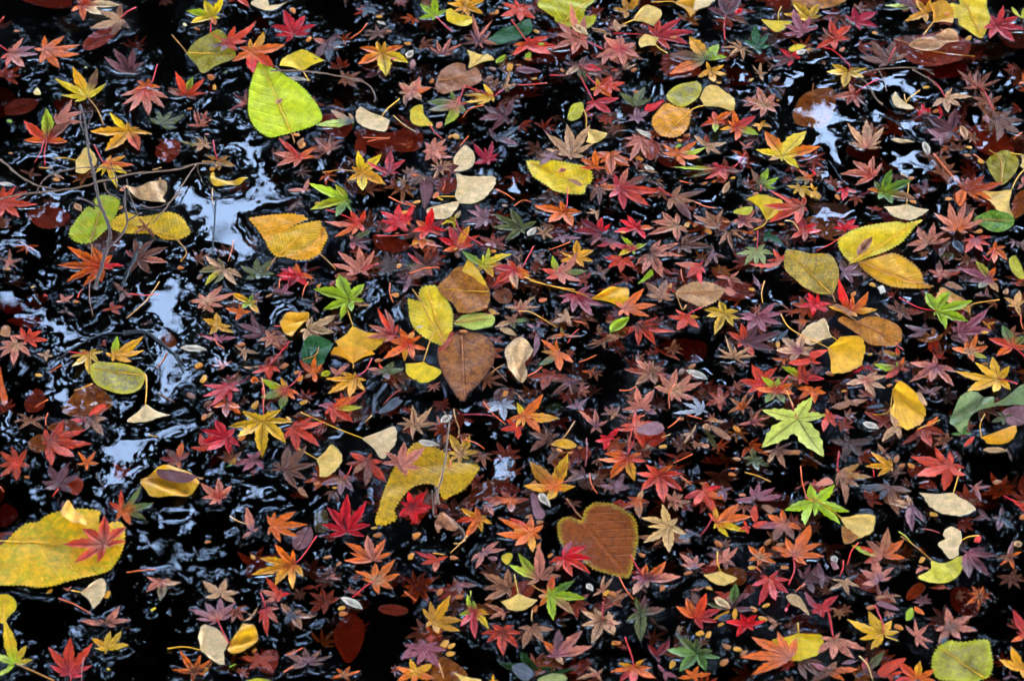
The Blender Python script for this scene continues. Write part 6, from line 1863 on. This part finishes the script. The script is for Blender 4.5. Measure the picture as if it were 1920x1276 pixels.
twig([((760, 750), [(385, 215, 14), (365, 420, 16), (340, 620, 16), (290, 790, 14), (262, 920, 10)], 0.5, 0.8), ((760, 750), [(238, 800, 10), (245, 900, 10), (262, 1030, 6), (330, 990, 8)], 0.4, 0.5), ((760, 750), [(262, 765, 12), (280, 830, 12), (292, 915, 9)], 0.5, 0.8),
      ((760, 750), [(470, 1110, 6), (530, 1190, 6), (520, 1250, 5), (440, 1276, 3)], 0.6, 0.5), ((760, 750), [(385, 215, 14), (390, 150, 14), (350, 98, 13)], 0.4, 0.3)],
     bark2, 0.0019, 'thin pale twig lying across the big arched yellow leaf')

# ------------------------------------------------------------------ litter that nobody could count: sunken scraps and surface dust
V, F, c1, lvl = [], [], [], []
lit_cols = ['ru', 'br', 'rb', 'ob', 'db', 'tb', 'br', 'or', 'ru', 'rb', 'ob', 'tb']
mats = [q for q in items if q['k'] == 'm' and q['c'][0][0] > 420]
for i in range(1040):
    for _ in range(20):
        u, v = random.uniform(-40, W + 40), random.uniform(-40, H + 40)
        dens = 0.25 + 0.75 * (u > 560) - 0.45 * (u < 420 and v > 950)
        if u > 560 and v > 950: dens *= 0.6
        if random.random() < dens: break
    z = -random.choice([0.004, 0.006, 0.010, 0.016, 0.024, 0.03]); c = unproj(u, v, z)
    r = random.uniform(0.018, 0.036)
    if i >= 680:
        q = random.choice(mats)['c'][0]; u, v = q[0] + random.gauss(0, 26), q[1] + random.gauss(0, 22)
        z = -random.uniform(0.0015, 0.006); c = unproj(u, v, z); r = random.uniform(0.011, 0.024)      # scraps held in the surface film
    a0 = random.random() * 6.28; b0 = len(V); code = random.choice(lit_cols if i < 680 else ['br', 'tb', 'rb', 'mv', 'ta', 'tb', 'pk', 'br', 'ru', 'pk', 'cr'])
    nl = random.choice([4, 5, 6, 7, 7])
    if random.random() < 0.93:
        tips = [c[:2] + r * (1 - 0.09 * abs(q - (nl - 1) / 2) * 7 / nl) * random.uniform(.7, 1.1) * np.array([math.cos(a0 + q * 0.72), math.sin(a0 + q * 0.72)]) for q in range(nl)]
        V_, F_, c_, _c2, l_, _p, _o, _t = maple_mesh(c, tips, code, random.choice(['', '', 'k']), z)
    else:
        el = random.uniform(0.4, 0.8)
        ring = [c[:2] + r * random.uniform(.85, 1.1) * (math.cos(q) * np.array([math.cos(a0), math.sin(a0)]) + el * math.sin(q) * np.array([-math.sin(a0), math.cos(a0)])) for q in np.linspace(0, 6.28, 9)[:-1]]
        V_, F_, c_, _c2, l_, _p, _o, _t = broad_mesh(ring, code, '', z)
    V_ = V_.copy(); V_[:, 2] = np.minimum(V_[:, 2], -0.0025 if i < 680 else -0.0009)
    V += [tuple(q) for q in V_]; F += [tuple(x + b0 for x in f) for f in F_]; c1 += [tuple(q) for q in c_]; lvl += [tuple(q) for q in l_]
lit = mesh_obj('leaf_litter', V, F, M_WET); lit['kind'] = 'stuff'; lit['label'] = 'brown scraps of rotting leaves suspended under the water surface'; lit['category'] = 'leaf litter'
set_attrs(lit.data, np.array(c1), np.array(c1) * 0.5, np.array(lvl), (0.6, 70, 0.3))
V, F = [], []
dots = []
for i in range(1500):
    u, v = random.uniform(-20, W + 20), random.uniform(-20, H + 20); c = unproj(u, v, 0)
    ii = int((c[0] - GX0) / GS); jj = int((c[1] - GY0) / GS)
    if not (0 <= ii < NX and 0 <= jj < NY) or HR[jj, ii] > 0: continue
    r = random.choice([0.0003, 0.0004, 0.0005, 0.0008]); b0 = len(V); dots.append((c[0], c[1], r))
    for j in range(5): V.append((c[0] + r * math.cos(j * 1.257), c[1] + r * math.sin(j * 1.257), 0.0006))
    V.append((c[0], c[1], 0.0009))
    for j in range(5): F.append((b0 + j, b0 + (j + 1) % 5, b0 + 5))
dust = mesh_obj('floating_dust', V, F, plain('floating dust', (150, 120, 92), 0.7, 0.1, 300, 0.4)); dust['kind'] = 'stuff'; dust['label'] = 'fine specks of dust floating on the water surface'; dust['category'] = 'dust'

# ------------------------------------------------------------------ the water, its skin drawn up or pressed down round every floating thing
def edt(m, rad):
    big = 1e6; nx = m.shape[1]
    d = np.full(m.shape, big); d[m] = 0
    for i in range(1, rad + 1):
        pass
    run = np.full(m.shape[0], big); f = np.empty(m.shape)
    for x in range(nx): run = np.where(m[:, x], 0, run + 1); f[:, x] = run
    run = np.full(m.shape[0], big)
    for x in range(nx - 1, -1, -1): run = np.where(m[:, x], 0, run + 1); f[:, x] = np.minimum(f[:, x], run)
    f = np.minimum(f, 1e3) ** 2; out = f.copy()
    for dy in range(1, rad + 1):
        out[dy:] = np.minimum(out[dy:], f[:-dy] + dy * dy); out[:-dy] = np.minimum(out[:-dy], f[dy:] + dy * dy)
    return np.sqrt(out) * GS
def noise2(s, amp, seed):
    g = np.random.default_rng(seed); ny, nx = int((GY1 - GY0) / s) + 3, int((GX1 - GX0) / s) + 3; q = g.normal(0, 1, (ny, nx))
    yy = (np.arange(NY) * GS / s); xx = (np.arange(NX) * GS / s); j = yy.astype(int); i = xx.astype(int)
    fy = (yy - j)[:, None]; fx = (xx - i)[None]; fy = fy ** 3 * (fy * (6 * fy - 15) + 10); fx = fx ** 3 * (fx * (6 * fx - 15) + 10)
    a = q[j][:, i]; b = q[j][:, i + 1]; c = q[j + 1][:, i]; d = q[j + 1][:, i + 1]
    return amp * ((a * (1 - fx) + b * fx) * (1 - fy) + (c * (1 - fx) + d * fx) * fy)
def blur(a, n):
    for _ in range(n):
        a = (np.roll(a, 1, 0) + 2 * a + np.roll(a, -1, 0)) / 4; a = (np.roll(a, 1, 1) + 2 * a + np.roll(a, -1, 1)) / 4
    return a
MEN_A[HR < 0] = False
dA, dB = edt(MEN_A, 14), edt(MEN_B & ~MEN_A, 14)
varn = 1 + 0.5 * noise2(0.02, 1, 3)
LAM = 0.0060
hw = np.where(MEN_A, 0.0, 0.0021 * np.exp(-dA / LAM) * varn) - np.where(MEN_B, 0.0, 0.0018 * np.exp(-dB / (LAM * 1.2)))
# specks and grit pull their own tiny dimples
for (x, y, r) in dots:
    if random.random() < 0.35:
        i, j = int((x - GX0) / GS), int((y - GY0) / GS); w = 5
        if w < i < NX - w - 1 and w < j < NY - w - 1:
            X, Y = np.meshgrid(XS[i - w:i + w + 1] - x, YS[j - w:j + w + 1] - y)
            hw[j - w:j + w + 1, i - w:i + w + 1] += random.choice([0.0003, 0.0005, -0.0004]) * np.exp(-(np.hypot(X, Y)) / 0.0028)
# rings where twigs pierce the surface
for (u, v, r, a) in ((176, 602, 0.016, 0.0012), (349, 764, 0.016, 0.0011), (178, 540, 0.012, -0.001), (228, 544, 0.01, 0.001)):
    c = unproj(u, v, 0); X, Y = np.meshgrid(XS - c[0], YS - c[1]); d = np.hypot(X, Y); hw += -a * np.exp(-(d / r) ** 2) + 0.00035 * a / abs(a) * np.exp(-((d - 1.5 * r) / 0.004) ** 2)
hw = blur(hw, 1)
under = (MEN_A | MEN_B)
hw = np.where(under, np.minimum(hw, 0.0002) - 0.0004, hw)
dm = np.minimum(dA, dB); hw += np.where(under, 0, np.exp(-(dm / 0.011) ** 2)) * (noise2(0.008, 0.00010, 21) + noise2(0.015, 0.00014, 22))
hw += noise2(0.05, 0.00003, 11) + noise2(0.16, 0.00008, 12)
edge = np.minimum.reduce([np.arange(NX)[None] * np.ones((NY, 1)), (NX - 1 - np.arange(NX))[None] * np.ones((NY, 1)), np.arange(NY)[:, None] * np.ones((1, NX)), (NY - 1 - np.arange(NY))[:, None] * np.ones((1, NX))])
hw *= np.clip(edge / 12, 0, 1)
X, Y = np.meshgrid(XS, YS); gv = np.column_stack([X.ravel(), Y.ravel(), hw.ravel()])
WB, WD = 7.4, -0.75
ng = NX * NY
outer = [(-WB, -WB), (WB, -WB), (WB, WB), (-WB, WB)]
ev = np.array([(x, y, 0) for x, y in outer] + [(x, y, WD) for x, y in outer], float)
verts = np.vstack([gv, ev])
j, i = np.meshgrid(np.arange(NY - 1), np.arange(NX - 1), indexing='ij'); a = (j * NX + i).ravel()
quads = np.column_stack([a, a + 1, a + NX + 1, a + NX])
low = list(range(0, NX)); top_ = list(range((NY - 1) * NX, NY * NX)); lef = [r_ * NX for r_ in range(NY)]; rig = [r_ * NX + NX - 1 for r_ in range(NY)]
o0 = ng
big = [low[::-1] + [o0, o0 + 1], rig[::-1] + [o0 + 1, o0 + 2], top_ + [o0 + 2, o0 + 3], lef + [o0 + 3, o0],
       [o0, o0 + 4, o0 + 5, o0 + 1], [o0 + 1, o0 + 5, o0 + 6, o0 + 2], [o0 + 2, o0 + 6, o0 + 7, o0 + 3], [o0 + 3, o0 + 7, o0 + 4, o0], [o0 + 7, o0 + 6, o0 + 5, o0 + 4]]
big[2] = top_ + [o0 + 2, o0 + 3]
loops = np.concatenate([quads.ravel()] + [np.array(b) for b in big]).astype(np.int32)
tot = np.concatenate([np.full(len(quads), 4), [len(b) for b in big]]).astype(np.int32)
start = np.concatenate([[0], np.cumsum(tot)[:-1]]).astype(np.int32)
me = bpy.data.meshes.new('water'); me.vertices.add(len(verts)); me.vertices.foreach_set('co', verts.astype(np.float32).ravel())
me.loops.add(len(loops)); me.loops.foreach_set('vertex_index', loops); me.polygons.add(len(tot)); me.polygons.foreach_set('loop_start', start); me.polygons.foreach_set('loop_total', tot)
sm = np.ones(len(tot), bool); sm[-5:] = False; me.polygons.foreach_set('use_smooth', sm); me.update(calc_edges=True)
water = bpy.data.objects.new('water', me); COL.objects.link(water); water['kind'] = 'structure'; water['label'] = 'dark pond water reflecting trees and gaps of sky'
wm = bpy.data.materials.new('pond water'); wm.use_nodes = True; n = wm.node_tree; n.nodes.remove(n.nodes['Principled BSDF']); outn = n.nodes['Material Output']
fr = n.nodes.new('ShaderNodeFresnel'); fr.inputs['IOR'].default_value = 1.55
tr = n.nodes.new('ShaderNodeBsdfTransparent'); gl = n.nodes.new('ShaderNodeBsdfGlossy'); gl.inputs['Roughness'].default_value = 0.0
mx = n.nodes.new('ShaderNodeMixShader'); geo = n.nodes.new('ShaderNodeNewGeometry'); fm = n.nodes.new('ShaderNodeMix'); fm.inputs[3].default_value = 0.06      # light leaving the water is let out evenly
n.links.new(geo.outputs['Backfacing'], fm.inputs[0]); n.links.new(fr.outputs[0], fm.inputs[2]); n.links.new(fm.outputs[0], mx.inputs[0]); n.links.new(tr.outputs[0], mx.inputs[1]); n.links.new(gl.outputs[0], mx.inputs[2]); n.links.new(mx.outputs[0], outn.inputs['Surface'])
va = n.nodes.new('ShaderNodeVolumeAbsorption'); va.inputs['Color'].default_value = (0.62, 0.30, 0.05, 1); va.inputs['Density'].default_value = 62; n.links.new(va.outputs[0], outn.inputs['Volume'])
me.materials.append(wm)

# ------------------------------------------------------------------ pond bed and banks: one sheet to the horizon
prof = [(0, -0.40), (3, -0.42), (6.6, -0.38), (7.0, -0.1), (7.3, 0.18), (8.0, 0.32), (14, 0.5), (40, 1.0), (150, 2.0)]
V, F = [(0, 0, -0.40)], []; n = 48
for (r, z) in prof[1:]:
    for jj in range(n):
        a = 2 * math.pi * jj / n; w = 1 + 0.02 * math.sin(5 * a + r); V.append((r * w * math.cos(a), r * w * math.sin(a), z + 0.04 * math.sin(7 * a + r * 3)))
for jj in range(n): F.append((0, 1 + jj, 1 + (jj + 1) % n))
for k in range(len(prof) - 2):
    for jj in range(n): F.append((1 + k * n + jj, 1 + (k + 1) * n + jj, 1 + (k + 1) * n + (jj + 1) % n, 1 + k * n + (jj + 1) % n))
gnd = mesh_obj('ground', V, F, plain('pond mud and leaf mould', (70, 54, 40), 0.9, 0.6, 6, 0.5)); gnd['kind'] = 'structure'; gnd['label'] = 'muddy pond bed and leaf strewn banks'

# ------------------------------------------------------------------ unseen trees round the pond, crowns shaped for shade and mirrored sky
GAPS = [(395,390,45,40),(470,350,42,35),(545,340,40,35),(420,440,42,40),(500,420,30,28),(95,362,34,30),(266,332,28,24),(250,392,24,24),
 (32,532,27,36),(106,618,34,42),(138,640,48,28),(172,650,34,18),(281,542,26,24),(326,549,26,24),(309,574,32,24),(351,584,28,26),(338,625,32,36),(317,604,26,24),
 (313,722,48,52),(345,695,40,34),(101,752,28,26),(135,726,22,20),(212,824,24,28),(239,815,22,20),(283,822,22,20),(322,803,24,24),(262,856,20,22),(220,870,22,28),
 (239,894,28,38),(197,898,30,30),(169,906,24,22),(372,868,38,30),(288,960,28,22),(322,970,32,20),(360,978,26,22),(343,1010,20,18),(260,1015,24,20),
 (511,576,48,32),(410,667,42,30),(443,684,34,26),(549,656,26,20),(386,877,28,26),(477,915,22,20),(532,940,22,20),(600,640,20,16),(240,340,24,22),(560,290,26,20),
 (1541,250,42,34),(1592,222,46,24),(1583,252,50,40),(1680,231,42,28),(1566,280,40,34),(1677,284,44,42),(1615,292,34,26),(1547,324,38,32),(1660,312,28,24),(1520,300,24,24),
 (1369,375,24,32),(1258,345,22,20),(1470,328,22,18),(931,843,17,22),(965,894,20,22),(904,913,20,18),(942,894,14,14),(993,542,28,18),(978,356,26,26),(450,300,30,22),(160,370,22,20),(70,390,20,18)]
GA = np.array(GAPS, float); GA[:, 2:] += np.where(GA[:, :1] > 1000, 24, 10)
def in_gap(P, grow=1.0):
    q = P.copy(); q[:, 2] *= -1
    u, v = proj(q)
    d = np.min(((u[:, None] - GA[:, 0]) / (GA[:, 2] * grow)) ** 2 + ((v[:, None] - GA[:, 1]) / (GA[:, 3] * grow)) ** 2, axis=1)
    return d < 1 + 0.25 * np.sin(u * 0.21) * np.sin(v * 0.17), u, v
def leaf_quads(P, size, flat=0.6):
    """a pointed leaf blade (4 corners, folded) at each point"""
    n = len(P); d = rng.normal(0, 1, (n, 3)); d[:, 2] *= 0.5; d /= np.linalg.norm(d, axis=1)[:, None]
    u = rng.normal(0, 1, (n, 3)); s = np.cross(d, u); s /= np.linalg.norm(s, axis=1)[:, None]
    L = size * rng.uniform(0.7, 1.3, n)[:, None]; wv = L * 0.42
    nrm = np.cross(d, s)
    Q = np.stack([P - d * L * 0.5, P + s * wv * 0.8 + nrm * L * 0.08, P + d * L * 0.5, P - s * wv * 0.8 + nrm * L * 0.08], 1)
    return Q.reshape(-1, 3)
trees = [((-3.2, 8.6), 'tall dark evergreen tree mirrored at the left half of the pond'), ((3.6, 8.9), 'tall dark evergreen tree mirrored at the right half of the pond'),
         ((9.2, -2.5), 'broad dark tree on the bank beyond the right edge'), ((-9.2, -2.0), 'broad dark tree on the bank beyond the left edge'), ((1.0, -9.6), 'broad dark tree on the bank behind the viewer')]
tp = np.array([t[0] for t in trees])
# dense spray of small leaves over the far side, where the mirrored view goes
N1 = 150000
D = rng.uniform(-1, 1, (N1, 2))
U = W / 2 + D[:, 0] * W * 0.70; Vv = H / 2 + D[:, 1] * H * 0.76
a_ = (U - W / 2) / (W / 2) * TH; b_ = -(Vv - H / 2) / (W / 2) * TH
dirs = CF[None] + a_[:, None] * CR + b_[:, None] * CU; hit = CP[None] + dirs * (-CP[2] / dirs[:, 2])[:, None]
rd_ = dirs * np.array([1, 1, -1]); hgt = rng.uniform(6.2, 8.6, N1); P1 = hit + rd_ * (hgt / rd_[:, 2])[:, None]
g, u, v = in_gap(P1); P1 = P1[~(g & (rng.random(N1) > 0.035))]      # a few sprays still hang in the gaps
# the rest of the crowns, a leaf dome made to block most of the sky
N2 = 50000
ph = rng.uniform(0, 2 * math.pi, N2); sz = rng.uniform(math.sin(R(14)), 1, N2); rr = rng.uniform(8.5, 12.5, N2); ce = np.sqrt(1 - sz ** 2)
P2 = np.column_stack([rr * ce * np.cos(ph), rr * ce * np.sin(ph), rr * sz * 0.86 + 0.3])
g2, u2, v2 = in_gap(P2, 1.6); win = (u2 > -W * 0.17) & (u2 < W * 1.17) & (v2 > -H * 0.23) & (v2 < H * 1.23) & (P2[:, 1] > 1)
azf = np.degrees(np.arctan2(P2[:, 0], P2[:, 1])); elf = np.degrees(np.arcsin(P2[:, 2] / np.linalg.norm(P2, axis=1)))
thin = (azf > -40) & (azf < 14) & (elf > 22) & (elf < 64) & (rng.random(N2) > 0.72)      # crowns thinned here so the ripples mirror more sky
P2 = P2[~win & ~thin]
near2 = np.argmin(((P2[:, None, :2] - tp[None]) ** 2).sum(2), 1); near1 = np.argmin(((P1[:, None, :2] - tp[None]) ** 2).sum(2), 1)
foliage = plain('dark tree foliage', (52, 66, 34), 0.7, 0.2, 3, 0.6); trunkm = plain('tree bark', (84, 68, 54), 0.85, 0.9, 30, 0.5)
for ti, (xy, lab) in enumerate(trees):
    root = bpy.data.objects.new('mirrored_tree' if ti < 2 else 'bank_tree', None); COL.objects.link(root); root.location = (0, 0, 0)  # the far pair are unseen, known only from their reflection
    Q = np.vstack([leaf_quads(P1[near1 == ti], 0.07), leaf_quads(P2[near2 == ti], 0.42)])
    nq = len(Q) // 4; me_ = bpy.data.meshes.new('crown'); me_.vertices.add(len(Q)); me_.vertices.foreach_set('co', Q.astype(np.float32).ravel())
    me_.loops.add(nq * 4); me_.loops.foreach_set('vertex_index', np.arange(nq * 4, dtype=np.int32)); me_.polygons.add(nq); me_.polygons.foreach_set('loop_start', np.arange(nq, dtype=np.int32) * 4); me_.polygons.foreach_set('loop_total', np.full(nq, 4, np.int32)); me_.update(calc_edges=True)
    me_.materials.append(foliage); o = bpy.data.objects.new('crown', me_); COL.objects.link(o); o.parent = root
    x, y = xy; base = np.array([x, y, 0.2]); lean = np.array([-x * 0.12, -y * 0.12, 7.5])
    sp = spline([base, base + lean * 0.35 + [0.15, 0, 0], base + lean * 0.7, base + lean], False, 0.5)
    Vt, Ft = tube(sp, 0.34, 0.10, 10); mesh_obj('trunk', Vt, Ft, trunkm, root)
    for q in range(7):
        s0 = sp[int(len(sp) * (0.35 + 0.09 * q)) if int(len(sp) * (0.35 + 0.09 * q)) < len(sp) else -1]; an = q * 2.4 + ti
        e = s0 + np.array([math.cos(an) * 2.2, math.sin(an) * 2.2, 1.2]); Vt, Ft = tube(spline([s0, (s0 + e) / 2 + [0, 0, 0.3], e], False, 0.4), 0.09, 0.025, 6); mesh_obj('limb', Vt, Ft, trunkm, root)
    root['label'] = lab; root['category'] = 'tree'; root['group'] = 'trees standing round the pond'

# ------------------------------------------------------------------ labels that single each thing out
CUT = (' just ', ' folded along', ' spotted', ' with ', ' near ', ' at ', ' beneath ', ' behind ', ' beside ', ' under ', ' above ', ' below ', ' cut ', ' lying ', ' half ', ' between ', ' hanging ', ' shaped like ', ' overlapping ', ' along ', ' topped ', ' left of', ' right of', ' pressed', ' standing', ' running', ' on ', ' tilted', ' just ')
def short(l):
    for c in CUT:
        i = l.find(c)
        if i > 0: l = l[:i]
    return l
from collections import Counter, defaultdict
sh = Counter(short(t[6]) for t in things if t[6]); marks = [(t[4], short(t[6])) for t in things if t[6] and sh[short(t[6])] == 1 and len(short(t[6]).split()) >= 4 and t[2] != 'twig']
ORD = ['nearest', 'second nearest', 'third nearest', 'fourth nearest', 'fifth nearest', 'sixth nearest', 'seventh nearest', 'eighth nearest', 'ninth nearest', 'tenth nearest']
def direction(d):
    x, y = d[0], d[1] / 0.8
    s = 'above' if y < 0 else 'below'; h = 'left of' if x < 0 else 'right of'
    if abs(x) > 2.2 * abs(y): return h
    if abs(y) > 2.2 * abs(x): return s
    return s + ' and ' + h
bk = defaultdict(list)
for t in things:
    if t[6]: t[0]['label'] = t[6].strip(); continue
    ds = sorted(marks, key=lambda m: np.hypot(*(m[0] - t[4])))
    m = ds[0]; bk[(t[1], direction(t[4] - m[0]), m[1])].append((float(np.hypot(*(m[0] - t[4]))), t, m))
for (look, dr_, mk), L in bk.items():
    L.sort(key=lambda q: q[0])
    for i, (dist, t, m) in enumerate(L):
        if len(L) == 1: s = f'{look} {dr_} the {mk}'
        else: s = f'{look}, {ORD[min(i, 9)]} {dr_} the {mk}'
        w = s.split()
        if len(w) > 16 and ' and ' in look:
            a_, b_ = look.split(' and ', 1); kind_ = ' '.join(look.split()[-2:]); s = s.replace(look, a_ + ' ' + kind_, 1)
        if len(s.split()) > 16: s = s.replace(' nearest', '', 1)
        t[0]['label'] = ' '.join(s.split()[:16])
